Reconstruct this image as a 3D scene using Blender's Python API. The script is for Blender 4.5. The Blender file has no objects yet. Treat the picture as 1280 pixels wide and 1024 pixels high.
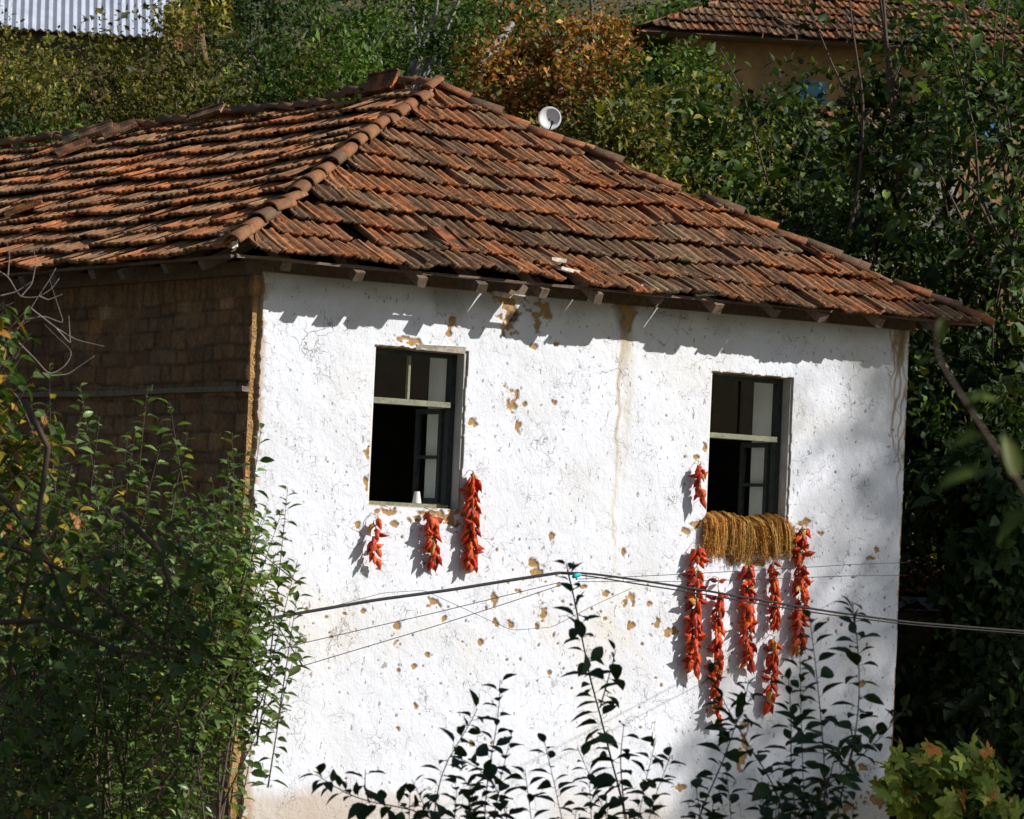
import bpy, math, random
import numpy as np
from mathutils import Vector, Matrix
S = bpy.context.scene
COL = S.collection
R = math.radians
rng = np.random.default_rng(7)
random.seed(7)

# ------------------------------------------------------------------ camera
CAM = np.array([-15.907, -27.767, 3.606]); YAW, PIT, ROL, FPX = 0.588, 0.040, 0.045, 4868.0
FW = np.array([math.sin(YAW)*math.cos(PIT), math.cos(YAW)*math.cos(PIT), math.sin(PIT)])
RT = np.array([math.cos(YAW), -math.sin(YAW), 0.0]); UP = np.cross(RT, FW)
RT2 = math.cos(ROL)*RT + math.sin(ROL)*UP
UP2 = math.cos(ROL)*UP - math.sin(ROL)*RT
cd = bpy.data.cameras.new('camera'); cam = bpy.data.objects.new('camera', cd); COL.objects.link(cam)
M = Matrix.Identity(4)
for i in range(3):
    M[i][0] = RT2[i]; M[i][1] = UP2[i]; M[i][2] = -FW[i]; M[i][3] = CAM[i]
cam.matrix_world = M
cd.sensor_width = 36; cd.lens = FPX/1280*36; cd.clip_start = .1; cd.clip_end = 3000
cd.dof.use_dof = True; cd.dof.focus_distance = 29.0; cd.dof.aperture_fstop = 14
S.camera = cam

# ------------------------------------------------------------------ light
SUN = Vector((.90, -1.0, .85)).normalized()
S.world = bpy.data.worlds.new("World"); S.world.use_nodes = True
nt = S.world.node_tree
sky = nt.nodes.new('ShaderNodeTexSky'); sky.sky_type = 'NISHITA'; sky.sun_disc = False
sky.sun_elevation = math.asin(SUN.z); sky.sun_rotation = math.atan2(SUN.x, SUN.y)
nt.links.new(sky.outputs[0], nt.nodes['Background'].inputs[0]); nt.nodes['Background'].inputs[1].default_value = .065
sl = bpy.data.lights.new('sun', 'SUN'); sl.energy = 4.6; sl.angle = R(.53); sl.color = (1, .97, .935)
so = bpy.data.objects.new('sun', sl); COL.objects.link(so); so.rotation_euler = SUN.to_track_quat('Z', 'Y').to_euler(); so.location = (20, -20, 20)
S.view_settings.view_transform = 'Standard'; S.view_settings.look = 'None'; S.view_settings.exposure = .17
S.view_settings.gamma = 1

# ------------------------------------------------------------------ helpers
def ray(px, py):
    X, Y = (px-640)/FPX, (512-py)/FPX
    d = FW + RT2*X + UP2*Y
    return d
def on_y(px, py, y=0.0):
    d = ray(px, py); return CAM + d*((y-CAM[1])/d[1])
def on_x(px, py, x=0.0):
    d = ray(px, py); return CAM + d*((x-CAM[0])/d[0])
def at(px, py, D):
    return CAM + ray(px, py)*D
VD = np.array([.555, .832])
def ground_z(x, y):
    u = x*VD[0] + y*VD[1]; v = x*VD[1] - y*VD[0]
    t = np.maximum(u-9, 0)
    z = .33*(t - 5*(1-np.exp(-t/5))) + .12*np.maximum(u-36, 0)
    z = z + .35*np.sin(x*.31+1)*np.cos(y*.27)*np.clip(t/6, 0, 1)
    return z - .02*np.clip(-u-6, 0, 40)*0.6
_lat = {}
def vnoise(x, y, seed=0):
    if seed not in _lat: _lat[seed] = np.random.default_rng(1000+seed).random((257, 257))
    L = _lat[seed]
    x = np.asarray(x, float); y = np.asarray(y, float)
    xi = np.floor(x).astype(int); yi = np.floor(y).astype(int)
    fx = x-xi; fy = y-yi
    fx = fx*fx*(3-2*fx); fy = fy*fy*(3-2*fy)
    a = L[xi % 256, yi % 256]; b = L[(xi+1) % 256, yi % 256]; c = L[xi % 256, (yi+1) % 256]; d = L[(xi+1) % 256, (yi+1) % 256]
    return (a*(1-fx)+b*fx)*(1-fy) + (c*(1-fx)+d*fx)*fy
def fbm(x, y, seed=0, o=4):
    s = 0; a = .5; t = 0
    for k in range(o):
        s = s + a*vnoise(x*2**k, y*2**k, seed+k*17); t += a; a *= .5
    return s/t
def mesh_np(name, V, F, mats=(), attrs=None, smooth=False, midx=None):
    """F: int array (n,3|4) or list of such arrays"""
    me = bpy.data.meshes.new(name)
    Fs = F if isinstance(F, list) else [F]
    Fs = [f for f in Fs if len(f)]
    V = np.asarray(V, np.float32)
    me.vertices.add(len(V)); me.vertices.foreach_set('co', V.ravel())
    ll = np.concatenate([f.ravel() for f in Fs]).astype(np.int32)
    tot = np.concatenate([np.full(len(f), f.shape[1], np.int32) for f in Fs])
    st = np.concatenate([[0], np.cumsum(tot)[:-1]]).astype(np.int32)
    me.loops.add(len(ll)); me.loops.foreach_set('vertex_index', ll)
    me.polygons.add(len(tot)); me.polygons.foreach_set('loop_start', st)
    if smooth: me.polygons.foreach_set('use_smooth', np.ones(len(tot), bool))
    for m in mats: me.materials.append(m)
    if midx is not None: me.polygons.foreach_set('material_index', np.asarray(midx, np.int32))
    if attrs:
        for k, a in attrs.items():
            a = np.asarray(a, np.float32)
            if a.ndim == 2:
                if a.shape[1] == 3: a = np.c_[a, np.ones(len(a), np.float32)]
                at_ = me.attributes.new(k, 'FLOAT_COLOR', 'POINT'); at_.data.foreach_set('color', a.astype(np.float32).ravel())
            else:
                at_ = me.attributes.new(k, 'FLOAT', 'POINT'); at_.data.foreach_set('value', a)
    me.update(calc_edges=True); me.validate()
    return me
def link(name, me, parent=None, loc=None):
    o = bpy.data.objects.new(name, me); COL.objects.link(o)
    if parent is not None: o.parent = parent
    if loc is not None: o.location = loc
    return o
def tag(o, label=None, cat=None, group=None, kind=None):
    if label: o['label'] = label
    if cat: o['category'] = cat
    if group: o['group'] = group
    if kind: o['kind'] = kind
    return o
def empty(name, loc, label, cat, group=None):
    o = bpy.data.objects.new(name, None); COL.objects.link(o); o.location = loc; o.empty_display_size = .2
    return tag(o, label, cat, group)
class MB:
    def __init__(s): s.V = []; s.F = []; s.n = 0; s.A = []
    def add(s, V, F, tint=None):
        V = np.asarray(V, float); s.V.append(V); s.F += [tuple(int(i)+s.n for i in f) for f in F]; s.n += len(V)
        s.A.append(np.tile(np.array(tint if tint is not None else (1, 1, 1), float), (len(V), 1)) if tint is None or np.ndim(tint) == 1 else tint)
    def box(s, lo, hi, tint=None, jit=0, rot=None, org=None):
        x0, y0, z0 = lo; x1, y1, z1 = hi
        V = np.array([(x0,y0,z0),(x1,y0,z0),(x1,y1,z0),(x0,y1,z0),(x0,y0,z1),(x1,y0,z1),(x1,y1,z1),(x0,y1,z1)], float)
        if jit: V += rng.normal(0, jit, V.shape)
        s.add(V, [(0,3,2,1),(4,5,6,7),(0,1,5,4),(1,2,6,5),(2,3,7,6),(3,0,4,7)], tint)
    def beam(s, a, b, w, h, up=(0,0,1), tint=None, jit=0, seg=1):
        a = np.array(a, float); b = np.array(b, float); d = b-a; L = np.linalg.norm(d); d /= L
        up = np.array(up, float); sx = np.cross(d, up); sx /= np.linalg.norm(sx); uz = np.cross(sx, d)
        V = []
        for k in range(seg+1):
            c = a + d*L*k/seg
            for i, j in ((-1,-1),(1,-1),(1,1),(-1,1)):
                V.append(c + sx*i*w/2 + uz*j*h/2)
        V = np.array(V)
        if jit: V += rng.normal(0, jit, V.shape)
        F = [(0,3,2,1), tuple(4*seg+i for i in (0,1,2,3))]
        for k in range(seg):
            for i in range(4):
                F.append((4*k+i, 4*k+(i+1) % 4, 4*k+4+(i+1) % 4, 4*k+4+i))
        s.add(V, F, tint)
    def tube(s, pts, rad, n=6, tint=None, cap=True):
        pts = np.asarray(pts, float); m = len(pts)
        rad = np.full(m, rad, float) if np.ndim(rad) == 0 else np.asarray(rad, float)
        T = np.gradient(pts, axis=0); T /= (np.linalg.norm(T, axis=1, keepdims=True)+1e-9)
        ref = np.array([0, 0, 1.]) if abs(T[0][2]) < .8 else np.array([1., 0, 0])
        V = []
        for k in range(m):
            a = np.cross(T[k], ref); a /= np.linalg.norm(a)+1e-9; b = np.cross(T[k], a); ref = np.cross(a, T[k])
            for i in range(n):
                th = 2*math.pi*i/n
                V.append(pts[k] + rad[k]*(a*math.cos(th)+b*math.sin(th)))
        F = [(n*k+i, n*k+(i+1) % n, n*k+n+(i+1) % n, n*k+n+i) for k in range(m-1) for i in range(n)]
        if cap: F += [tuple(range(n))[::-1], tuple(range(n*(m-1), n*m))]
        s.add(V, F, tint)
    def build(s, name, mats, parent=None, smooth=False, loc=None):
        me = bpy.data.meshes.new(name)
        V = np.concatenate(s.V)
        me.from_pydata(V.tolist(), [], s.F)
        A = np.concatenate(s.A); A = np.c_[A, np.ones(len(A))].astype(np.float32)
        a = me.attributes.new('tint', 'FLOAT_COLOR', 'POINT'); a.data.foreach_set('color', A.ravel())
        for m in (mats if isinstance(mats, (list, tuple)) else [mats]): me.materials.append(m)
        if smooth: me.polygons.foreach_set('use_smooth', [True]*len(me.polygons))
        me.update()
        return link(name, me, parent, loc)

# ------------------------------------------------------------------ materials
class NT:
    def __init__(s, name):
        s.m = bpy.data.materials.new(name); s.m.use_nodes = True; s.t = s.m.node_tree; s.b = s.t.nodes['Principled BSDF']
        s.out = s.t.nodes['Material Output']
    def n(s, typ, **k):
        nd = s.t.nodes.new(typ)
        for a, v in k.items():
            if a.startswith('i_'):
                key = a[2:].replace('_', ' ')
                nd.inputs[key].default_value = v
            else: setattr(nd, a, v)
        return nd
    def l(s, a, b): s.t.links.new(a, b)
    def ramp(s, fac, stops):
        r = s.n('ShaderNodeValToRGB'); e = r.color_ramp.elements
        while len(e) < len(stops): e.new(.5)
        for i, (p, c) in enumerate(stops):
            e[i].position = p; e[i].color = (*c, 1) if len(c) == 3 else c
        s.l(fac, r.inputs[0]); return r.outputs[0]
    def mix(s, fac, a, b, mode='MIX'):
        m = s.n('ShaderNodeMix', data_type='RGBA', blend_type=mode)
        for v, i in ((fac, 0), (a, 6), (b, 7)):
            if hasattr(v, 'is_output'): s.l(v, m.inputs[i])
            elif i == 0: m.inputs[0].default_value = v
            else: m.inputs[i].default_value = (*v, 1)
        return m.outputs[2]
    def math(s, op, a, b=None, c=None):
        m = s.n('ShaderNodeMath', operation=op)
        for i, v in enumerate((a, b, c)):
            if v is None: continue
            if hasattr(v, 'is_output'): s.l(v, m.inputs[i])
            else: m.inputs[i].default_value = v
        return m.outputs[0]
    def noise(s, scale, detail=4, rough=.5, vec=None, dist=0):
        n = s.n('ShaderNodeTexNoise'); n.inputs['Scale'].default_value = scale; n.inputs['Detail'].default_value = detail
        n.inputs['Roughness'].default_value = rough; n.inputs['Distortion'].default_value = dist
        if vec is None: vec = s.pos()
        s.l(vec, n.inputs['Vector']); return n.outputs[0]
    def pos(s):
        if not hasattr(s, '_p'): s._p = s.n('ShaderNodeTexCoord').outputs['Object']
        return s._p
    def attr(s, name='tint', out='Color'):
        return s.n('ShaderNodeAttribute', attribute_name=name).outputs[out]
    def bump(s, h, strength=.5, dist=.01, normal=None):
        b = s.n('ShaderNodeBump'); b.inputs['Strength'].default_value = strength; b.inputs['Distance'].default_value = dist
        s.l(h, b.inputs['Height'])
        if normal is not None: s.l(normal, b.inputs['Normal'])
        return b.outputs[0]
def simple(name, col, rough=.8, nscale=8, var=.35, bump=.3, bdist=.005, spec=.3, tint=False, metal=0):
    m = NT(name)
    n1 = m.noise(nscale, 5, .6)
    lo = tuple(c*(1-var) for c in col); hi = tuple(min(1, c*(1+var)) for c in col)
    c = m.ramp(n1, [(.3, lo), (.7, hi)])
    if tint: c = m.mix(1, c, m.attr(), 'MULTIPLY')
    m.l(c, m.b.inputs['Base Color']); m.b.inputs['Roughness'].default_value = rough; m.b.inputs['Specular IOR Level'].default_value = spec
    m.b.inputs['Metallic'].default_value = metal
    if bump: m.l(m.bump(m.noise(nscale*5, 4, .6), bump, bdist), m.b.inputs['Normal'])
    return m.m
def leaf_mat(name, rough=.55, trans=.3, tr_col=(1.0, 1.15, .45), spec=.25):
    m = NT(name); c = m.attr()
    n = m.noise(35, 3); c2 = m.mix(1, c, m.ramp(n, [(.3, (.75, .75, .75)), (.7, (1.25, 1.2, 1.1))]), 'MULTIPLY')
    m.l(c2, m.b.inputs['Base Color']); m.b.inputs['Roughness'].default_value = rough; m.b.inputs['Specular IOR Level'].default_value = spec
    t = m.n('ShaderNodeBsdfTranslucent'); m.l(m.mix(1, c2, tr_col, 'MULTIPLY'), t.inputs[0])
    mx = m.n('ShaderNodeMixShader'); mx.inputs[0].default_value = trans
    m.l(m.b.outputs[0], mx.inputs[1]); m.l(t.outputs[0], mx.inputs[2]); m.l(mx.outputs[0], m.out.inputs[0])
    return m.m

def plaster_mat():
    m = NT('whitewashed_plaster')
    base = m.attr('wcol')
    p = m.pos()
    # hairline cracks
    wn = m.n('ShaderNodeTexNoise', noise_dimensions='3D'); wn.inputs['Scale'].default_value = 7; wn.inputs['Detail'].default_value = 5; m.l(p, wn.inputs['Vector'])
    va = m.n('ShaderNodeVectorMath', operation='MULTIPLY_ADD'); m.l(wn.outputs['Color'], va.inputs[0]); va.inputs[1].default_value = (.28, .28, .28); m.l(p, va.inputs[2])
    vo = m.n('ShaderNodeTexVoronoi', feature='DISTANCE_TO_EDGE'); vo.inputs['Scale'].default_value = 4.2; m.l(va.outputs[0], vo.inputs['Vector'])
    vo2 = m.n('ShaderNodeTexVoronoi', feature='DISTANCE_TO_EDGE'); vo2.inputs['Scale'].default_value = 13; m.l(va.outputs[0], vo2.inputs['Vector'])
    msk = m.ramp(m.noise(2.3, 3), [(.52, (0, 0, 0)), (.66, (1, 1, 1))])
    msk2 = m.ramp(m.noise(4.1, 3), [(.54, (0, 0, 0)), (.64, (1, 1, 1))])
    cr = m.ramp(vo.outputs[0], [(.0, (1, 1, 1)), (.017, (0, 0, 0))])
    cr2 = m.ramp(vo2.outputs[0], [(.0, (1, 1, 1)), (.034, (0, 0, 0))])
    crk = m.math('MAXIMUM', m.math('MULTIPLY', cr, msk), m.math('MULTIPLY', m.math('MULTIPLY', cr2, msk2), .75))
    # vertical hair cracks and pits
    mp = m.n('ShaderNodeMapping'); mp.inputs['Scale'].default_value = (1, 1, .6); m.l(p, mp.inputs[0])
    pit = m.ramp(m.noise(26, 3, .55, mp.outputs[0]), [(.66, (0, 0, 0)), (.685, (1, 1, 1))])
    dark = m.math('MAXIMUM', m.math('MULTIPLY', crk, .9), m.math('MULTIPLY', pit, .6))
    keep = m.attr('peel', 'Fac')
    dark = m.math('MULTIPLY', dark, m.math('SUBTRACT', 1, m.math('MULTIPLY', keep, .7)))
    mott = m.ramp(m.noise(1.6, 6, .6), [(.3, (.90, .885, .86)), (.62, (1, 1, 1))])
    c = m.mix(1, base, mott, 'MULTIPLY')
    c = m.mix(dark, c, (.15, .105, .07))
    m.l(c, m.b.inputs['Base Color']); m.b.inputs['Roughness'].default_value = .92; m.b.inputs['Specular IOR Level'].default_value = .15
    rgh = m.noise(38, 6, .62); r2 = m.noise(9, 5, .6, dist=.6)
    flake = m.ramp(m.noise(22, 4, .6, mp.outputs[0], .5), [(.45, (0, 0, 0)), (.5, (1, 1, 1))])
    h = m.math('ADD', m.math('MULTIPLY', rgh, .42), m.math('MULTIPLY', r2, .45))
    h = m.math('ADD', h, m.math('MULTIPLY', flake, .10))
    h = m.math('SUBTRACT', h, m.math('MULTIPLY', dark, .5))
    m.l(m.bump(h, .75, .013), m.b.inputs['Normal'])
    return m.m
def adobe_mat(name, k=1.0):
    m = NT(name); p = m.pos()
    sx = m.n('ShaderNodeSeparateXYZ'); m.l(p, sx.inputs[0])
    cb = m.n('ShaderNodeCombineXYZ'); m.l(m.math('ADD', sx.outputs[0], sx.outputs[1]), cb.inputs[0]); m.l(sx.outputs[2], cb.inputs[1])
    wn = m.n('ShaderNodeTexNoise'); wn.inputs['Scale'].default_value = 1.3; wn.inputs['Detail'].default_value = 4; m.l(p, wn.inputs['Vector'])
    va = m.n('ShaderNodeVectorMath', operation='MULTIPLY_ADD'); m.l(wn.outputs['Color'], va.inputs[0]); va.inputs[1].default_value = (.22, .20, 0); m.l(cb.outputs[0], va.inputs[2])
    br = m.n('ShaderNodeTexBrick'); m.l(va.outputs[0], br.inputs['Vector'])
    br.inputs['Scale'].default_value = 1; br.inputs['Brick Width'].default_value = .27; br.inputs['Row Height'].default_value = .15; br.squash = .55; br.squash_frequency = 3; br.offset = .37
    br.inputs['Mortar Size'].default_value = .011; br.inputs['Mortar Smooth'].default_value = .5; br.inputs['Bias'].default_value = 0
    br.inputs['Color1'].default_value = (.30*k, .165*k, .075*k, 1); br.inputs['Color2'].default_value = (.40*k, .25*k, .13*k, 1)
    br.inputs['Mortar'].default_value = (.17*k, .10*k, .055*k, 1)
    c = m.mix(1, br.outputs[0], m.ramp(m.noise(2.1, 6, .65), [(.3, (.30, .28, .26)), (.7, (1.35, 1.3, 1.2))]), 'MULTIPLY')
    m.l(c, m.b.inputs['Base Color']); m.b.inputs['Roughness'].default_value = .95
    h = m.math('ADD', m.math('MULTIPLY', m.noise(20, 5, .65), .7), m.math('MULTIPLY', br.outputs[1], -.9))
    m.l(m.bump(h, 1, .03), m.b.inputs['Normal'])
    return m.m
def tile_mat():
    m = NT('weathered_clay_tile')
    c = m.attr()
    hgt = m.attr('rib', 'Fac')
    n = m.noise(14, 6, .65)
    c = m.mix(1, c, m.ramp(n, [(.3, (.5, .48, .46)), (.5, (1, 1, 1)), (.75, (1.45, 1.4, 1.3))]), 'MULTIPLY')
    # dark crust of moss and soot lying in the channels
    cr = m.ramp(m.noise(6, 5, .7), [(.38, (0, 0, 0)), (.56, (1, 1, 1))])
    low = m.math('MULTIPLY', m.math('SUBTRACT', 1, hgt), .62)
    c = m.mix(m.math('MULTIPLY', m.math('ADD', low, .25), cr), c, (.05, .035, .025))
    c = m.mix(m.math('MULTIPLY', m.math('MULTIPLY', hgt, .3), m.ramp(m.noise(3, 4), [(.4, (0, 0, 0)), (.6, (1, 1, 1))])), c, (.42, .30, .16))
    li = m.ramp(m.noise(20, 3, .5), [(.70, (0, 0, 0)), (.735, (1, 1, 1))])
    li2 = m.ramp(m.noise(1.5, 3, .5), [(.42, (0, 0, 0)), (.55, (1, 1, 1))])
    c = m.mix(m.math('MULTIPLY', m.math('MULTIPLY', li, li2), .8), c, (.55, .54, .48))
    m.l(c, m.b.inputs['Base Color']); m.b.inputs['Roughness'].default_value = .9; m.b.inputs['Specular IOR Level'].default_value = .2
    m.l(m.bump(m.noise(45, 5, .65), .9, .008), m.b.inputs['Normal'])
    return m.m
def wood_mat(name, col, k=1):
    m = NT(name); p = m.pos()
    n = m.noise(18, 6, .7, dist=1.0)
    c = m.ramp(n, [(.3, tuple(a*.45 for a in col)), (.5, col), (.75, tuple(min(1, a*1.4) for a in col))])
    c = m.mix(1, c, m.attr(), 'MULTIPLY')
    m.l(c, m.b.inputs['Base Color']); m.b.inputs['Roughness'].default_value = .85
    m.l(m.bump(n, .6, .008), m.b.inputs['Normal']); return m.m
def glass_mat():
    m = NT('window_glass')
    tr = m.n('ShaderNodeBsdfTransparent'); tr.inputs[0].default_value = (.97, .985, .975, 1)
    gl = m.n('ShaderNodeBsdfGlossy'); gl.inputs['Roughness'].default_value = .05
    fr = m.n('ShaderNodeFresnel'); fr.inputs[0].default_value = 1.5
    gm = m.n('ShaderNodeNewGeometry'); f2 = m.math('MULTIPLY', m.math('MINIMUM', fr.outputs[0], .5), m.math('SUBTRACT', .8, m.math('MULTIPLY', gm.outputs['Backfacing'], .8)))
    mx = m.n('ShaderNodeMixShader'); mx.inputs[0].default_value = .006; m.l(tr.outputs[0], mx.inputs[1]); m.l(gl.outputs[0], mx.inputs[2])
    m.l(mx.outputs[0], m.out.inputs[0]); return m.m
LEAFM = 0
MAT = dict(
    bushleaf=leaf_mat('bush_leaf', .38, .28, spec=.5),
    plaster=plaster_mat(), adobe=adobe_mat('adobe_brick', .48), adobe2=adobe_mat('ochre_earth_wall', 1.1), tile=tile_mat(),
    leaf=leaf_mat('leaf'), darkleaf=leaf_mat('apple_leaf', .45, .16),
    timber=wood_mat('old_timber', (.16, .11, .075)), grey_timber=wood_mat('grey_timber', (.42, .37, .30)),
    pale_timber=wood_mat('pale_timber', (.62, .56, .47)), dark_paint=wood_mat('dark_green_paint', (.035, .045, .04)),
    olive_paint=wood_mat('faded_olive_paint', (.23, .23, .15)),
    bark=simple('bark', (.17, .14, .11), .9, 12, .5, .8, .01), bark_grey=simple('grey_bark', (.26, .24, .23), .9, 9, .45, .7, .01),
    twig=simple('young_twig', (.085, .055, .04), .7, 20, .3, 0), drytwig=simple('dry_twig', (.22, .18, .16), .8, 20, .3, 0),
    glass=glass_mat(), inner=simple('inner_whitewash', (.80, .80, .78), .9, 4, .08, .2, .004), room=simple('dim_room', (.05, .042, .036), .95, 4, .3, 0),  # room is near black: the dim interior put into its colour
    cable=simple('grey_cable', (.05, .048, .047), .9, 20, .2, 0, spec=.05), wire=simple('thin_wire', (.055, .05, .05), .9, 20, .2, 0, spec=.05),
    teal=simple('teal_plastic', (.02, .50, .52), .45, 20, .15, 0), cup=simple('white_ceramic', (.75, .75, .73), .35, 20, .03, 0),
    cord=simple('straw_cord', (.45, .36, .2), .9, 30, .3, 0), stem=simple('dry_pepper_stalk', (.38, .29, .12), .8, 30, .4, 0),
    metalroof=simple('galvanised_sheet', (.50, .53, .60), .45, 3, .15, 0, metal=.2), dish=simple('white_dish', (.75, .75, .76), .4, 6, .05, 0),
    bluepaint=simple('blue_paint', (.12, .3, .5), .6, 6, .2, 0), stone=simple('field_stone', (.28, .26, .23), .95, 3, .4, .9, .04),
)
def mud_mat():
    m = NT('mud_brick'); c = m.mix(1, m.attr(), m.ramp(m.noise(30, 5, .65), [(.3, (.6, .58, .56)), (.7, (1.35, 1.3, 1.25))]), 'MULTIPLY')
    m.l(c, m.b.inputs['Base Color']); m.b.inputs['Roughness'].default_value = 1; m.l(m.bump(m.noise(40, 5, .7), 1, .012), m.b.inputs['Normal']); return m.m
MAT['mud'] = mud_mat()
MAT['straw_mud'] = simple('straw_mud', (.46, .27, .11), .98, 9, .5, 1, .03); MAT['ochre'] = simple('ochre_plaster', (.36, .22, .10), .95, 2.2, .4, .8, .03); MAT['brownwall'] = simple('brown_earth_wall', (.13, .085, .05), .95, 2.2, .4, .8, .03)
def pepper_mat():
    m = NT('dried_red_pepper'); c = m.attr()
    n = m.noise(22, 5, .6)
    c = m.mix(1, c, m.ramp(n, [(.3, (.45, .35, .35)), (.5, (1, 1, 1)), (.75, (1.35, 2.0, 1.6))]), 'MULTIPLY')
    m.l(c, m.b.inputs['Base Color']); m.b.inputs['Roughness'].default_value = .42; m.b.inputs['Specular IOR Level'].default_value = .28
    m.l(m.bump(m.noise(28, 4, .6, dist=.8), .8, .012), m.b.inputs['Normal']); return m.m
MAT['pepper'] = pepper_mat()
def straw_mat():
    m = NT('golden_broomcorn'); c = m.attr(); m.l(c, m.b.inputs['Base Color']); m.b.inputs['Roughness'].default_value = .7
    m.b.inputs['Specular IOR Level'].default_value = .2; return m.m
MAT['straw'] = straw_mat()

# ------------------------------------------------------------------ ground
def build_ground():
    m = NT('earth_and_grass')
    c = m.ramp(m.noise(.8, 7, .65), [(.35, (.05, .065, .02)), (.5, (.10, .085, .04)), (.7, (.17, .13, .07))])
    m.l(c, m.b.inputs['Base Color']); m.b.inputs['Roughness'].default_value = 1
    m.l(m.bump(m.noise(6, 6, .7), 1, .1), m.b.inputs['Normal'])
    n = 200
    U = np.sinh(np.linspace(-1, 1, n)*4)/math.sinh(4)*900
    X, Y = np.meshgrid(U+5, U+10, indexing='ij')
    Z = ground_z(X, Y)
    uu = X*VD[0]+Y*VD[1]; Z = np.where(uu > 130, np.minimum(Z, ground_z(130*VD[0], 130*VD[1]) + (uu-130)*.1), Z)
    V = np.stack([X, Y, Z], -1).reshape(-1, 3)
    i = np.arange(n-1); I, J = np.meshgrid(i, i, indexing='ij'); a = (I*n+J).ravel()
    me = mesh_np('ground', V, np.stack([a, a+n, a+n+1, a+1], 1), [m.m], smooth=True)
    tag(link('ground', me), kind='structure')
build_ground()

# ------------------------------------------------------------------ the village house
W, ZT, DEP = 6.97, 5.95, 17.5        # front width, wall top, depth
WIN = [(1.185, 2.10, 4.06, 5.39), (4.70, 5.61, 4.02, 5.40)]
OV, ZE, YA, ZA = .511, 5.985, 2.84, 8.0
house = empty('village_house', (0, 0, 0), 'whitewashed village house with brown mud brick side wall and sagging red tiled roof', 'house')

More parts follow.
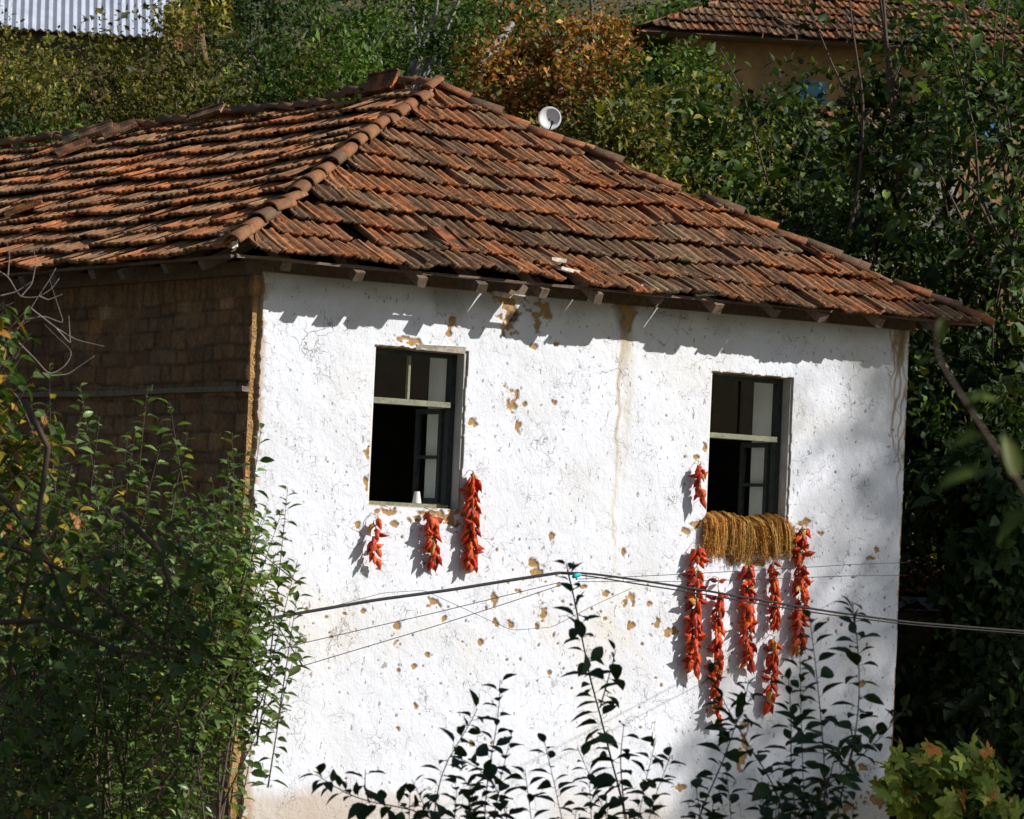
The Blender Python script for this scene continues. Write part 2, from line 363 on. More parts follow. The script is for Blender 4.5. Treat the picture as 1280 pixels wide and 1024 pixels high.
def build_front_plaster():
    st = .008
    x = np.arange(.03, W+.0001, st); z = np.arange(-.2, ZT+.001, st)
    nx, nz = len(x), len(z)
    X, Z = np.meshgrid(x, z, indexing='ij')
    cx = (X[:-1, :-1]+X[1:, 1:])/2; cz = (Z[:-1, :-1]+Z[1:, 1:])/2
    rag = .008 + .05*fbm(cx*0+3, cz*5, 3) + .07*np.clip((3.6-cz)/2.6, 0, 1)*fbm(cx*0, cz*2.5, 9) + .018*vnoise(cz*30, cx*30, 5)
    keep = cx > rag + .03
    keep &= cx < W - .012 - .03*fbm(cz*4, cx*0, 23) - .01*vnoise(cz*25, cx*0, 29)
    keep &= cz < ZT-.01
    for k, (a, b, c, d) in enumerate(WIN):
        j = .022*(fbm(cx*3, cz*3, 41+k)-.5) + .012*(vnoise(cx*25, cz*25, 44)-.5)
        keep &= ~((cx > a+j) & (cx < b+j) & (cz > c+j) & (cz < d+j))
    # peel spots (photo pixel centres laid on the wall), radius in px
    spots = [(638,488,9,9),(636,500,5,10),(641,505,5,8),(589,528,8,5),(680,388,11,14),(672,400,6,12),(637,397,12,20),(640,385,9,16),(632,372,14,9),
             (509,425,16,5),(520,427,12,5),(461,567,4,9),(459,606,4,8),(671,713,11,10),(663,706,6,7),(681,766,5,9),(787,747,8,9),(791,783,5,6),(835,789,4,8),(842,787,5,6),
             (822,782,3,9),(540,752,6,6),(497,781,4,6),(495,804,5,5),(534,818,4,4),(554,775,4,5),(617,750,4,8),(637,780,4,5),(672,785,3,5),(600,803,4,4),
             (812,755,5,6),(590,930,4,4),(1005,655,9,6),(1028,667,6,5),(870,655,8,5),(858,665,9,4),(935,704,9,7),(925,700,6,5),(950,703,6,6),(912,700,6,6),
             (880,560,4,5),(871,572,4,5),(1137,665,7,5),(1134,770,9,9),(1128,868,6,5),(1133,745,5,14),(1095,690,3,5),(447,655,4,5),(513,650,5,4),(495,655,8,4),(560,650,14,7),
             (540,642,20,5),(482,640,14,4),(520,648,10,4),(570,640,12,5),(785,395,9,16),(783,382,10,12),(566,405,7,9),(562,418,5,5),(865,815,4,5),(1036,584,3,3),(668,434,3,4),(686,434,3,3),(695,430,4,3),
             (663,433,3,4),(655,507,3,4),(693,504,3,3),(675,507,5,2),(640,528,3,2),(648,536,4,8),(690,670,4,4),(780,690,3,4),(1078,855,4,4),(1088,698,9,3),(930,925,5,30),(925,945,4,20),
             (850,985,10,5),(620,778,4,5),(700,732,3,3),(730,735,4,4),(757,742,4,4),(705,752,4,4),(585,778,4,4),(650,742,4,4),(498,838,3,4),(517,835,3,4),(520,884,3,4),(498,911,3,6),
             (380,800,3,3),(410,772,3,3),(455,765,3,3),(1118,430,5,3),(1125,905,5,7),(1095,1000,14,9),(1062,1012,12,8),(1115,985,8,10),(1045,1000,5,5),(1080,960,6,4)]
    peel = np.zeros_like(X); edge = np.zeros_like(X)
    r1 = np.random.default_rng(5)
    ex = [(float(r1.uniform(350, 1125)), float(r1.normal(775, 42)), float(r1.uniform(.9, 2.3)), float(r1.uniform(.9, 2.9))) for _ in range(110)]
    ex += [(float(r1.uniform(330, 1120)), float(r1.uniform(440, 1020)), float(r1.uniform(.7, 1.6)), float(r1.uniform(.8, 2.3))) for _ in range(150)]
    NZ = fbm(X*22, Z*22, 61, 4)
    def spot(px, py, rx, ry, arr):
        p = on_y(px, py, -.03)
        ax, az = rx*.88/130, ry*.88/155
        i0, i1 = np.searchsorted(x, [p[0]-2.2*ax, p[0]+2.2*ax]); j0, j1 = np.searchsorted(z, [p[2]-2.2*az, p[2]+2.2*az])
        if i1 <= i0 or j1 <= j0: return
        sl_ = (slice(i0, i1), slice(j0, j1))
        d = np.sqrt(((X[sl_]-p[0])/ax)**2+((Z[sl_]-p[2])/az)**2) + (NZ[sl_]-.5)*3.4
        arr[sl_] = np.maximum(arr[sl_], np.clip((1.12-d)*2.5, 0, 1))
    for s_ in spots: spot(*s_, peel)
    for s_ in ex: spot(*s_, peel)
    # colour
    C = np.zeros((nx, nz, 3)); C[:] = (.80, .82, .875)
    warm = fbm(X*1.1, Z*1.4, 71, 4)
    def blend(mask, col, a=1.0):
        mk = np.clip(mask*a, 0, 1)[..., None]; C[:] = C*(1-mk) + np.array(col)*mk
    ps = lambda px, py: on_y(px, py, -.03)
    zb = ps(640, 985)[2]
    blend(np.clip((warm-.5)*3.5, 0, 1)*np.clip(1.3-abs(Z-ps(640, 790)[2])/.5, 0, 1), (.74, .67, .50), .42)
    blend(np.clip((fbm(X*2.3, Z*3, 77, 5)-.50)*5, 0, 1)*np.clip(1.2-abs(Z-ps(640, 790)[2])/.35, 0, 1), (.70, .58, .38), .25)
    blend(np.clip((warm-.56)*4, 0, 1), (.77, .73, .62), .3)
    low = np.clip((zb+.12-Z+.35*(warm-.5))*3.5, 0, 1)
    blend(low*np.clip(fbm(X*1.3+9, Z*.5, 81)*3.2-1.2, 0, 1), (.56, .46, .34), .55)
    blend(np.clip((ps(400, 978)[2]-Z+.25*(warm-.5))*7, 0, 1)*np.clip(1.9-X*.9, 0, 1), (.50, .38, .26), .65)
    # uneven darker band along the top of the wall
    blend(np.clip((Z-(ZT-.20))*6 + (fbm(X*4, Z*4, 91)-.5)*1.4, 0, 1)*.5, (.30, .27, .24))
    def drip(px, y0, y1, wpx, col, a, amp=4, seed=0):
        p0, p1 = ps(px, y0), ps(px, y1)
        t = np.clip((p0[2]-Z)/(p0[2]-p1[2]), -.2, 1.2)
        xc = p0[0] + (vnoise(Z*9, Z*0, seed)-.5)*amp/130*2
        wd = wpx/130*(1.1-.7*np.clip(t, 0, 1))
        mk = np.clip(1.3-abs(X-xc)/wd, 0, 1)*np.clip((1.1-t)*2, 0, 1)*np.clip(t*12+1, 0, 1)*np.clip(.4+1.2*fbm(X*14, Z*6, seed+3), 0, 1)
        blend(mk, col, a)
    drip(784, 375, 470, 10, (.30, .18, .09), .95, 2, 5); drip(781, 370, 425, 17, (.17, .11, .07), .8, 2, 6)
    drip(777, 430, 660, 3.2, (.52, .40, .22), .75, 3, 8); drip(788, 420, 600, 9, (.66, .60, .48), .6, 3, 9); drip(772, 560, 800, 3, (.70, .62, .47), .5, 4, 11)
    drip(553, 350, 400, 20, (.30, .27, .25), .6, 3, 12); drip(575, 345, 415, 22, (.25, .21, .19), .5, 3, 14)
    drip(1126, 405, 470, 9, (.20, .11, .05), .9, 3, 15)
    for k, (px, y0, y1, w) in enumerate([(1117,410,500,3),(1122,420,560,3),(1127,415,545,3),(1131,425,600,2.6),(1120,500,585,2.4),(1126,540,640,2),(1136,440,560,3),(1113,405,450,3),(1133,560,650,2)]):
        drip(px, y0, y1, w*.8, (.38, .25, .12), .85, 5, 30+k)
    drip(420, 335, 360, 60, (.35, .31, .27), .5, 3, 50); drip(1120, 985, 1024, 26, (.36, .24, .13), .5, 3, 55)
    pc = np.array([.44, .27, .12])*(.75+.5*NZ[..., None])
    mk = np.clip(peel*1.5, 0, 1)[..., None]; C = C*(1-mk)+pc*mk
    dk = np.clip(peel*1.5, 0, 1)*0
    p = ps(641, 398); dk = np.clip(1.5-np.sqrt(((X-p[0])/.06)**2+((Z-p[2])/.06)**2)-(NZ-.5)*2, 0, 1)
    C = C*(1-dk[..., None]) + np.array([.06, .045, .035])*dk[..., None]
    p = ps(645, 378); dk = np.clip(1.4-np.sqrt(((X-p[0])/.13)**2+((Z-p[2])/.13)**2)-(NZ-.5)*4, 0, 1)*np.clip((fbm(X*30, Z*30, 97)-.5)*8, 0, 1)
    C = C*(1-dk[..., None]) + np.array([.30, .17, .09])*dk[..., None]
    # relief
    y = -.03 + .022*(fbm(X*.9, Z*.9, 101, 3)-.5) + .010*(fbm(X*4, Z*4, 105, 3)-.5) + .004*(fbm(X*18, Z*18, 109, 3)-.5)
    y = y + peel*.013
    kp = np.zeros((nx+1, nz+1), bool); kp[1:nx, 1:nz] = keep
    allk = kp[:-1, :-1] & kp[1:, :-1] & kp[:-1, 1:] & kp[1:, 1:]
    anyk = kp[:-1, :-1] | kp[1:, :-1] | kp[:-1, 1:] | kp[1:, 1:]
    bd = anyk & ~allk
    y = np.where(bd, .012, y)
    # earthy broken edge
    b2 = bd.copy()
    for _ in range(1):
        b2[1:] |= b2[:-1]; b2[:-1] |= b2[1:]; b2[:, 1:] |= b2[:, :-1]; b2[:, :-1] |= b2[:, 1:]
    C[b2] = C[b2]*np.array([.62, .52, .40])
    lft = np.clip(1-(X-.1-.1*np.clip((3.6-Z)/2.6, 0, 1))/.045, 0, 1)*(vnoise(Z*14, X*14, 120) > .45)*.8
    blend(lft, (.45, .28, .12), .8)
    idx = np.full((nx, nz), -1); ii = np.argwhere(anyk); idx[anyk] = np.arange(len(ii))
    V = np.stack([X, y, Z], -1)[anyk]
    I, J = np.nonzero(keep)
    F = np.stack([idx[I, J], idx[I+1, J], idx[I+1, J+1], idx[I, J+1]], 1)
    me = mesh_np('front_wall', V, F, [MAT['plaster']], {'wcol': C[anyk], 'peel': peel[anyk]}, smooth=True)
    o = link('front_wall', me, house); o['label'] = 'whitewashed plaster front with cracks, peeled ochre spots and rain stains'
build_front_plaster()

def build_body():
    # adobe core, 0.5 m thick, with the window holes
    TH = .5
    b = MB(); xs = [.0, WIN[0][0], WIN[0][1], WIN[1][0], WIN[1][1], W-.008]
    def blk(x0, x1, z0, z1): b.box((x0, .004, z0), (x1, TH, z1))
    blk(xs[0], xs[1], -.5, ZT); blk(xs[2], xs[3], -.5, ZT); blk(xs[4], xs[5], -.5, ZT)
    for a_, b_, c_, d_ in WIN: blk(a_, b_, -.5, c_); blk(a_, b_, d_, ZT)
    b.build('mud_brick_core', MAT['straw_mud'], house)
    # side wall: a sheet of uneven mud bricks, each with its own tone and depth
    def brick_sheet(y0, y1, st, name):
        y = np.arange(y0, y1+.001, st); z = np.arange(-.5, ZT+.001, st); Y, Z = np.meshgrid(y, z, indexing='ij')
        r = np.random.default_rng(17)
        Yw = Y + .06*(fbm(Y*3, Z*3, 141)-.5); Zw = Z + .09*(fbm(Y*1.7, Z*1.7, 143)-.5)
        ze = np.cumsum(r.choice([.10, .13, .16, .21, .25], 60, p=[.25, .3, .2, .15, .1])) - .6
        ri = np.clip(np.searchsorted(ze, Zw.ravel())-1, 0, 58); tone = np.zeros(Y.size); dep = np.zeros(Y.size); gap = np.ones(Y.size); yv = Yw.ravel(); zv = Zw.ravel()
        hue = np.zeros(Y.size)
        for q in np.unique(ri):
            m = ri == q; hrow = ze[q+1]-ze[q]
            ye = np.cumsum(r.uniform(.07, .15, 260) if hrow > .17 else r.uniform(.16, .32, 130)) - .5
            bi = np.clip(np.searchsorted(ye, yv[m])-1, 0, len(ye)-2)
            t = np.exp(r.normal(0, .16, len(ye))); d = r.normal(0, .007, len(ye)); h = r.random(len(ye))
            tone[m] = t[bi]; dep[m] = d[bi]; hue[m] = h[bi]
            e = np.minimum(np.minimum(yv[m]-ye[bi], ye[bi+1]-yv[m]), np.minimum(zv[m]-ze[q], ze[q+1]-zv[m])); gap[m] = e
        tone, dep, gap, hue = [a.reshape(Y.shape) for a in (tone, dep, gap, hue)]
        jw = np.clip(1-gap/(.012+.018*fbm(Y*6, Z*6, 147)), 0, 1)*np.clip(fbm(Y*5, Z*5, 149)*2.6-.5, 0, 1)
        big = fbm(Y*1.2, Z*1.2, 151, 4); fine = fbm(Y*16, Z*13, 153, 4)
        C = np.array([.22, .112, .050])*(1-hue[..., None]) + np.array([.21, .13, .075])*hue[..., None]
        C = C*(tone*(.55+.9*big)*(.7+.6*fine))[..., None]; C = C*(1-.6*jw[..., None])
        C = C + np.array([.14, .07, .02])*(np.clip((fbm(Y*2.2, Z*2.2, 157)-.62)*6, 0, 1)*.5)[..., None]
        C = C*(1-.35*np.clip((.25-Y)/.25, 0, 1)*0)[..., None]
        X = -.02 + .05*(fbm(Y*1.3, Z*1.3, 131)-.5) - dep*.7 + .013*jw + .018*(fine-.5)
        if y0 == 0: X[0, :] = .012*vnoise(Z[0]*8, Z[0]*0, 134)
        V = np.stack([X, Y, Z], -1).reshape(-1, 3); nz = len(z); I, J = np.meshgrid(np.arange(len(y)-1), np.arange(nz-1), indexing='ij'); a = (I*nz+J).ravel()
        return link(name, mesh_np(name, V, np.stack([a, a+1, a+nz+1, a+nz], 1), [MAT['mud']], {'tint': C.reshape(-1, 3)}), house)
    brick_sheet(0, 4.8, .014, 'side_wall')['label'] = 'brown mud brick side wall in shade'
    brick_sheet(4.8, DEP, .05, 'side_wall')
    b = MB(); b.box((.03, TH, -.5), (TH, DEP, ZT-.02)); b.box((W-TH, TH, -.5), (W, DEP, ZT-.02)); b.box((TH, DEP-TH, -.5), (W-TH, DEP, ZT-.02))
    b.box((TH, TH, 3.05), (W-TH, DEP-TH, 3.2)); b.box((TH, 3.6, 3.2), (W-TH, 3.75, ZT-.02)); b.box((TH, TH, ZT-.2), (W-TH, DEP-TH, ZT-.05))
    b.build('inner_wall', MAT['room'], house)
    # tie timbers in the side wall
    for zz, y1 in ((4.955, 16.5), (2.55, 16.5)):
        b = MB(); b.beam((-.035, -.02, zz), (-.03, y1, zz-.03), .07, .04, jit=.006, seg=14, tint=(.42, .38, .35))
        b.build('tie_beam', MAT['grey_timber'], house)
    b = MB(); b.beam((-.08, .05, ZT+.02), (W+.05, .05, ZT+.02), .12, .12, jit=.006, seg=18); b.beam((-.02, -.02, ZT), (-.02, DEP, ZT), .14, .12, jit=.006, seg=18)
    b.build('wall_plate', MAT['timber'], house)
build_body()

def build_windows():
    for k, (x0, x1, z0, z1) in enumerate(WIN):
        TH = .5
        wn = bpy.data.objects.new('window', None); COL.objects.link(wn); wn.parent = house; wn.location = (x0, 0, z0)
        w, h = x1-x0, z1-z0
        lab = 'open window with empty upper panes above two short pepper strings' if k == 0 else 'open window with golden broomcorn spilling over its sill'
        wn['label'] = lab
        # lining (white inner reveal) set inside the opening
        b = MB(); t = .03
        b.box((w-.02, .19, 0), (w+.01, TH+.02, h)); b.box((-.01, .19, 0), (.02, TH+.02, h)); b.box((.02, .19, -.02), (w-.02, TH+.02, .012)); b.box((.02, .19, h-.012), (w-.02, TH+.02, h+.02))
        b.build('inner_reveal', MAT['inner'], wn)
        b = MB(); b.box((w-.014, -.012, .002), (w+.006, .188, h)); b.build('outer_reveal', simple('shaded_jamb', (.42, .41, .40), .95, 8, .2, .5), wn)  # right jamb's shade painted in as grey; left jamb stays white
        b = MB(); b.box((-.006, -.012, .002), (.014, .188, h)); b.build('outer_reveal', MAT['inner'], wn)
        # fixed frame
        fy0, fy1 = .10, .175; fw = .055
        b = MB()
        b.box((.014, fy0, .03), (.014+fw, fy1, h-.012), jit=.001); b.box((w-.014-fw, fy0, .03), (w-.014, fy1, h-.012), jit=.001)
        b.box((.014+fw, fy0, h-.05), (w-.014-fw, fy1-.003, h-.012), jit=.001)
        b.build('frame', MAT['dark_paint'], wn)
        zt = h*(1-.335) if k == 0 else h*(1-.40)
        b = MB(); b.box((.018, fy0-.035, zt-.025), (w-.075, fy1-.004, zt+.022), jit=.0015); b.build('transom', MAT['olive_paint'], wn, )
        b = MB(); b.box((.018, fy0-.05, -.004), (w-.07, fy1+.02, .036), jit=.002); b.build('sill', MAT['olive_paint'], wn)
        if k == 0:
            b = MB(); b.box((w*.47, fy0+.02, zt+.024), (w*.47+.022, fy1-.02, h-.05)); b.build('glazing_bar', MAT['olive_paint'], wn)
        b = MB(); b.box((.07, .135, zt+.024), (w*.465, .138, h-.052)); b.box((w*.47+.024, .135, zt+.024), (w-.072, .138, h-.052))
        b.build('pane', MAT['glass'], wn)
        # casements swung inward
        def sash(xh, sgn, ang, wid, nm='casement'):
            b = MB(); sw, sh = wid, zt-.075; q = .045
            b.box((0, -.018, 0), (q, .018, sh)); b.box((sw-q, -.018, 0), (sw, .018, sh)); b.box((q, -.017, 0), (sw-q, .017, q)); b.box((q, -.017, sh-q), (sw-q, .017, sh))
            b.box((q, -.014, sh*.47), (sw-q, .014, sh*.47+.03))
            o = b.build(nm, MAT['dark_paint'], wn); o.location = (xh, fy1+.005, .045)
            o.rotation_euler = (0, 0, ang)
            g = MB(); g.box((q, -.002, q), (sw-q, .002, sh*.47)); g.box((q, -.002, sh*.47+.03), (sw-q, .002, sh-q)); g.build('pane', MAT['glass'], o)
        sash(w-.078, 1, R(91), .40)
        # loose plaster-patched lintel
        b = MB(); b.box((.40, -.038, h-.012), (w-.02, .05, h+.045), (.62, .60, .56), jit=.009); 
        if k == 0: b.build('lintel', MAT['pale_timber'], wn)
build_windows()

# ------------------------------------------------------------------ roofs
PROF = [(0, .004), (.03, .030), (.11, .032), (.16, .007), (.43, .004), (.475, .024), (.55, .024), (.60, .004), (.86, .004), (.90, .022), (1.0, .026)]
def roof_warp(P):
    x, y = P[:, 0], P[:, 1]
    P = P.copy()
    P[:, 2] += .10*(fbm(x*.55+7, y*.55, 201, 3)-.5) + .055*(fbm(x*2.1, y*2.1, 205, 2)-.5)
    return P
PAL = np.array([(.42, .145, .05), (.34, .12, .045), (.25, .11, .05), (.15, .08, .045), (.10, .062, .04), (.30, .19, .10), (.26, .175, .10), (.46, .165, .055), (.30, .15, .075), (.115, .075, .05)])
PW = np.array([.15, .15, .14, .13, .09, .08, .07, .06, .09, .04])
def slope_tiles(O, ex, es, L, Sl, kl, kr, seed, tw=.232, gauge=.35, skip=None, tl=.43, simple_=False, raise_=.045, loose=1.0, hs=1.0, bright=1.0):
    r = np.random.default_rng(seed)
    O, ex, es = map(lambda a: np.array(a, float), (O, ex, es)); n = np.cross(ex, es); n /= np.linalg.norm(n)
    if n[2] < 0: n = -n
    VV, FF, TT, RR = [], [], [], []; nv = 0
    prof = np.array(PROF); npf = len(prof)
    rows = int(math.ceil(Sl/gauge))
    tv = np.array([0, .12, .5, 1.0])
    patch_tint = lambda a, s_: None
    for i in range(rows-1, -1, -1):
        s0 = i*gauge; mid = s0+gauge*.5
        lo, hi = kl*mid, L-kr*mid
        sag = r.uniform(-.010, .010)
        x = -.12 + r.uniform(0, .1)
        while x < L:
            a0 = x; x += tw*r.uniform(.97, 1.03)
            if a0+tw*.5 < lo-.06 or a0+tw*.5 > hi+.06: continue
            if skip and skip(i, a0+tw*.5): continue
            if r.random() < .006*loose: continue
            dx, ds, dn = r.normal(0, .006), r.normal(0, .014)*loose, r.normal(0, .005)*loose + sag
            if i == 0: ds += r.normal(0, .012)*loose; dn += r.normal(0, .006)
            rot = r.normal(0, .026)*loose; tilt = r.normal(0, .010)*loose
            if r.random() < .03*loose: rot += r.normal(0, .12); dn += .02; ds -= r.uniform(0, .05)
            pu = prof[:, 0]*tw*1.04; ph = prof[:, 1]*hs
            A, Bm = np.meshgrid(tv, np.arange(npf), indexing='ij')
            u = pu[Bm]; h = ph[Bm]
            v = A*tl
            h = h + raise_*(1-A)*.9 + .006*(A < .05) + r.normal(0, .0022, h.shape)
            vv = v + r.normal(0, .005, v.shape)*(A < .05)
            uu = u + rot*v; vv2 = vv - rot*u
            hh = h + tilt*(u-.1) + dn + .004
            ua = a0+uu+dx; sa = s0-.02+vv2+ds
            # lower lip: same points pushed down by the tile's thickness
            sa2 = sa[0].copy()+.004; ua2 = ua[0].copy(); hh2 = hh[0]-.024
            ua_all = np.concatenate([ua.ravel(), ua2]); sa_all = np.concatenate([sa.ravel(), sa2]); hh_all = np.concatenate([hh.ravel(), hh2])
            # underside
            ua_all = np.concatenate([ua_all, ua[-1]]); sa_all = np.concatenate([sa_all, sa[-1]]); hh_all = np.concatenate([hh_all, hh[-1]-.02])
            sa_all = np.minimum(sa_all, Sl-.01)
            lo_, hi_ = kl*sa_all-.03, L-kr*sa_all+.03
            if kl > 0: ua_all = np.maximum(ua_all, lo_)
            if kr > 0: ua_all = np.minimum(ua_all, hi_)
            P = O + ua_all[:, None]*ex + sa_all[:, None]*es + hh_all[:, None]*n
            m = npf; T = len(tv)
            F = [(q*m+p, q*m+p+1, (q+1)*m+p+1, (q+1)*m+p) for q in range(T-1) for p in range(m-1)]
            F += [(T*m+p, T*m+p+1, p+1, p) for p in range(m-1)]
            F += [(T*m+p+1, T*m+p, (T+1)*m+p, (T+1)*m+p+1) for p in range(m-1)]
            F += [(q*m, (q+1)*m, (T+1)*m if q+1 == T-1 and False else (q+1)*m, q*m) for q in range(0)]
            F = np.array(F)+nv
            # tint, patchy along the roof: groups of tiles share an age
            age = fbm(np.array(a0*.9+seed), np.array(s0*2.2), 300+seed, 2)
            pw = PW.copy(); pw[[0, 1, 7]] *= 3.6*np.clip(age*4-1.6, .1, 2.5); pw[[3, 4, 5, 6, 9]] *= 2.4*np.clip(2.4-age*4, .08, 2); pw /= pw.sum()
            c = PAL[r.choice(len(PAL), p=pw)]*r.uniform(.72, 1.3)*(np.array([bright, bright*.84, bright*.74]) if bright > 1 else 1)*1.08
            c = c*.66 + .34*np.array([.30, .13, .06])*(bright if bright > 1 else 1)*r.uniform(.75, 1.2)
            rib = np.concatenate([np.tile(np.maximum((prof[:, 1] > .015).astype(float), .45 if hs < .9 else 0), T), np.full(m, .3), np.full(m, .2)])
            VV.append(P); FF.append(F); TT.append(np.tile(c, (len(P), 1))); RR.append(rib); nv += len(P)
    return VV, FF, TT, RR
def hip_roof(faces, name, parent, warp=True, off=None):
    VV, FF, TT, RR = [], [], [], []; nv = 0
    for kw in faces:
        a, f, t, r_ = slope_tiles(**kw)
        VV += a; FF += [x+nv for x in f]; TT += t; RR += r_; nv += sum(len(q) for q in a)
    V = np.concatenate(VV)
    if warp: V = roof_warp(V)
    me = mesh_np(name, V, np.concatenate(FF), [MAT['tile']], {'tint': np.concatenate(TT), 'rib': np.concatenate(RR)})
    return link(name, me, parent)
rise = ZA-ZE; halfx = W/2+OV; runy = YA+OV
SF = math.hypot(runy, rise); SS = math.hypot(halfx, rise); LF = W+2*OV; YB = DEP+OV; LS = YB+OV
gap_cols = []
for px, py, n_ in ((706, 332, 1), (722, 335, 1)): gap_cols.append(on_y(px, py, -OV+.15)[0]+OV)
g2 = on_y(866, 372, -OV+.05)[0]+OV
def skip_front(i, a):
    if i == 0 and abs(a-gap_cols[0]-.03) < .165: return True
    return False
roof = hip_roof([
    dict(O=(-OV, -OV, ZE), ex=(1, 0, 0), es=(0, runy/SF, rise/SF), L=LF, Sl=SF, kl=(LF/2)/SF, kr=(LF/2)/SF, seed=1, skip=skip_front, loose=1.35, raise_=.066),
    dict(O=(-OV, YB, ZE), ex=(0, -1, 0), es=(halfx/SS, 0, rise/SS), L=LS, Sl=SS, kl=runy/SS, kr=runy/SS, seed=2, raise_=.062, hs=.75, bright=1.55),  # left slope: tint lightened, painting in sun that only grazes it
    dict(O=(W+OV, -OV, ZE), ex=(0, 1, 0), es=(-halfx/SS, 0, rise/SS), L=LS, Sl=SS, kl=runy/SS, kr=runy/SS, seed=3, hs=.9),
    dict(O=(W+OV, YB, ZE), ex=(-1, 0, 0), es=(0, -runy/SF, rise/SF), L=LF, Sl=SF, kl=(LF/2)/SF, kr=(LF/2)/SF, seed=4),
], 'roof', house)
roof['label'] = 'sagging hipped roof of mixed orange, brown and lichen grey clay tiles'

def ridge_meshes():
    out = []
    for k in range(6):
        r = np.random.default_rng(400+k)
        L, ra, t = .38+r.normal(0, .015), .076+r.normal(0, .005), .013; ns, nl = 9, 3
        V = []; 
        for rad in (ra, ra-t):
            for j in range(nl):
                s_ = j/(nl-1); f = 1.10-.2*s_
                for i in range(ns):
                    th = math.pi*(i/(ns-1)); V.append((s_*L, -math.cos(th)*rad*f*1.05, math.sin(th)*rad*f*.95 + r.normal(0, .0015)))
        V = np.array(V); V[:, 0] += r.normal(0, .003, len(V)); F = []
        o2 = ns*nl
        for j in range(nl-1):
            for i in range(ns-1):
                a = j*ns+i; F.append((a, a+1, a+ns+1, a+ns)); F.append((o2+a+1, o2+a, o2+a+ns, o2+a+ns+1))
        for i in range(ns-1): F.append((i+1, i, o2+i, o2+i+1)); a = (nl-1)*ns+i; F.append((a, a+1, o2+a+1, o2+a))
        for j in range(nl-1): a = j*ns; F.append((a, a+ns, o2+a+ns, o2+a)); a = j*ns+ns-1; F.append((a+ns, a, o2+a, o2+a+ns))
        c = [(.42, .145, .055), (.36, .13, .055), (.27, .11, .05), (.20, .11, .065), (.44, .18, .075), (.17, .09, .055)][k]
        out.append(mesh_np('ridge_tile', V, np.array(F), [MAT['tile']], {'tint': np.tile(c, (len(V), 1))*(.75+.5*r.random((len(V), 1))), 'rib': np.full(len(V), .45)}, smooth=False))
    return out
RM = ridge_meshes()
def put_ridge(parent, A, B, step=.31, lift=.02, jit=1.0, skip=(), seed=0, drop=0):
    """caps laid from the low end A to the high end B, each overlapping the one below"""
    r = np.random.default_rng(seed); A = np.array(A, float); B = np.array(B, float)
    L = np.linalg.norm(B-A); d = (B-A)/L; n = int(L/step)
    for i in range(n):
        if i in skip: continue
        P = A + d*(i*step + r.normal(0, .015)*jit); P = roof_warp(P[None])[0] + np.array([0, 0, lift+.012*i*0+abs(r.normal(0, .01))*jit])
        X_ = Vector(d) + Vector(r.normal(0, .035, 3))*jit; X_.z -= .06; X_.normalize()
        Y_ = Vector((0, 0, 1)).cross(X_).normalized(); Z_ = X_.cross(Y_)
        Z_ = (Z_ + Y_*float(r.normal(0, .10))*jit).normalized(); Y_ = Z_.cross(X_)
        m = Matrix.Identity(4)
        for q in range(3): m[q][0] = X_[q]; m[q][1] = Y_[q]; m[q][2] = Z_[q]; m[q][3] = P[q]
        o = link('ridge_tile', RM[int(r.choice(6, p=[.26, .22, .16, .12, .16, .08]))], parent); o.matrix_local = m
CL = (-OV-.02, -OV-.02, ZE+.03); CR = (W+OV+.02, -OV-.02, ZE+.03); AP = (W/2, YA, ZA+.03)
put_ridge(roof, CL, AP, seed=1, lift=.035, jit=1.3)
put_ridge(roof, CR, AP, seed=2, lift=.0, jit=1.1, skip=(3, 9))
put_ridge(roof, (W/2, DEP-YA, ZA+.03), AP, seed=3, lift=.03, jit=1.3)
# a few loose tiles on the ridge and hips
def loose_tile(px, py, D, rotz, tiltx, tilty, sc=(.20, .38, .022), col=(.42, .16, .07)):
    b = MB(); w, l, t = sc
    b.box((-w/2, -l/2, 0), (w/2, l/2, t), col); b.box((-w/2, -l/2, t-.002), (-w/2+.02, l/2, t+.02), col); b.box((w/2-.02, -l/2, t-.002), (w/2, l/2, t+.02), col)
    o = b.build('loose_tile', MAT['tile'], roof); o.location = at(px, py, D); o.rotation_euler = (tiltx, tilty, rotz)
def rp(px, py, face='S', up=.08):
    """point on the left (S) or front (F) slope plane under a pixel"""
    if face == 'S': n = np.array([-rise, 0, halfx]); o = np.array([-OV, 0, ZE])
    else: n = np.array([0, -rise, runy]); o = np.array([0, -OV, ZE])
    n = n/np.linalg.norm(n); d = ray(px, py); t = np.dot(o+n*up-CAM, n)/np.dot(d, n); return CAM + d*t
def loose_on(px, py, face, rotz, up=.085, tilt=(0, 0), sc=(.20, .38, .022), col=(.42, .16, .07)):
    b = MB(); w, l, t = sc
    b.box((-w/2, -l/2, 0), (w/2, l/2, t), col); b.box((-w/2, -l/2, t-.002), (-w/2+.02, l/2, t+.02), col); b.box((w/2-.02, -l/2, t-.002), (w/2, l/2, t+.02), col)
    o = b.build('loose_tile', MAT['tile'], roof); o.location = rp(px, py, face, up)
    sl = math.atan2(rise, halfx) if face == 'S' else math.atan2(rise, runy)
    base = Matrix.Rotation(-sl, 4, 'Y') if face == 'S' else Matrix.Rotation(sl, 4, 'X')
    o.rotation_euler = (base @ Matrix.Rotation(rotz, 4, 'Z') @ Matrix.Rotation(tilt[0], 4, 'X') @ Matrix.Rotation(tilt[1], 4, 'Y')).to_euler()
for k in range(2): loose_on(478, 108-k*4, 'S', R(10), .12+.04*k, (0, R(-38)), (.22, .42, .03), (.5, .17, .06))
loose_on(100, 172, 'S', R(60), .12, (0, R(-10)), col=(.30, .28, .16)); loose_on(120, 165, 'S', R(55), .13, (0, R(-14)), col=(.40, .22, .12)); loose_on(150, 163, 'S', R(65), .12, (0, R(-10)), col=(.46, .24, .12))
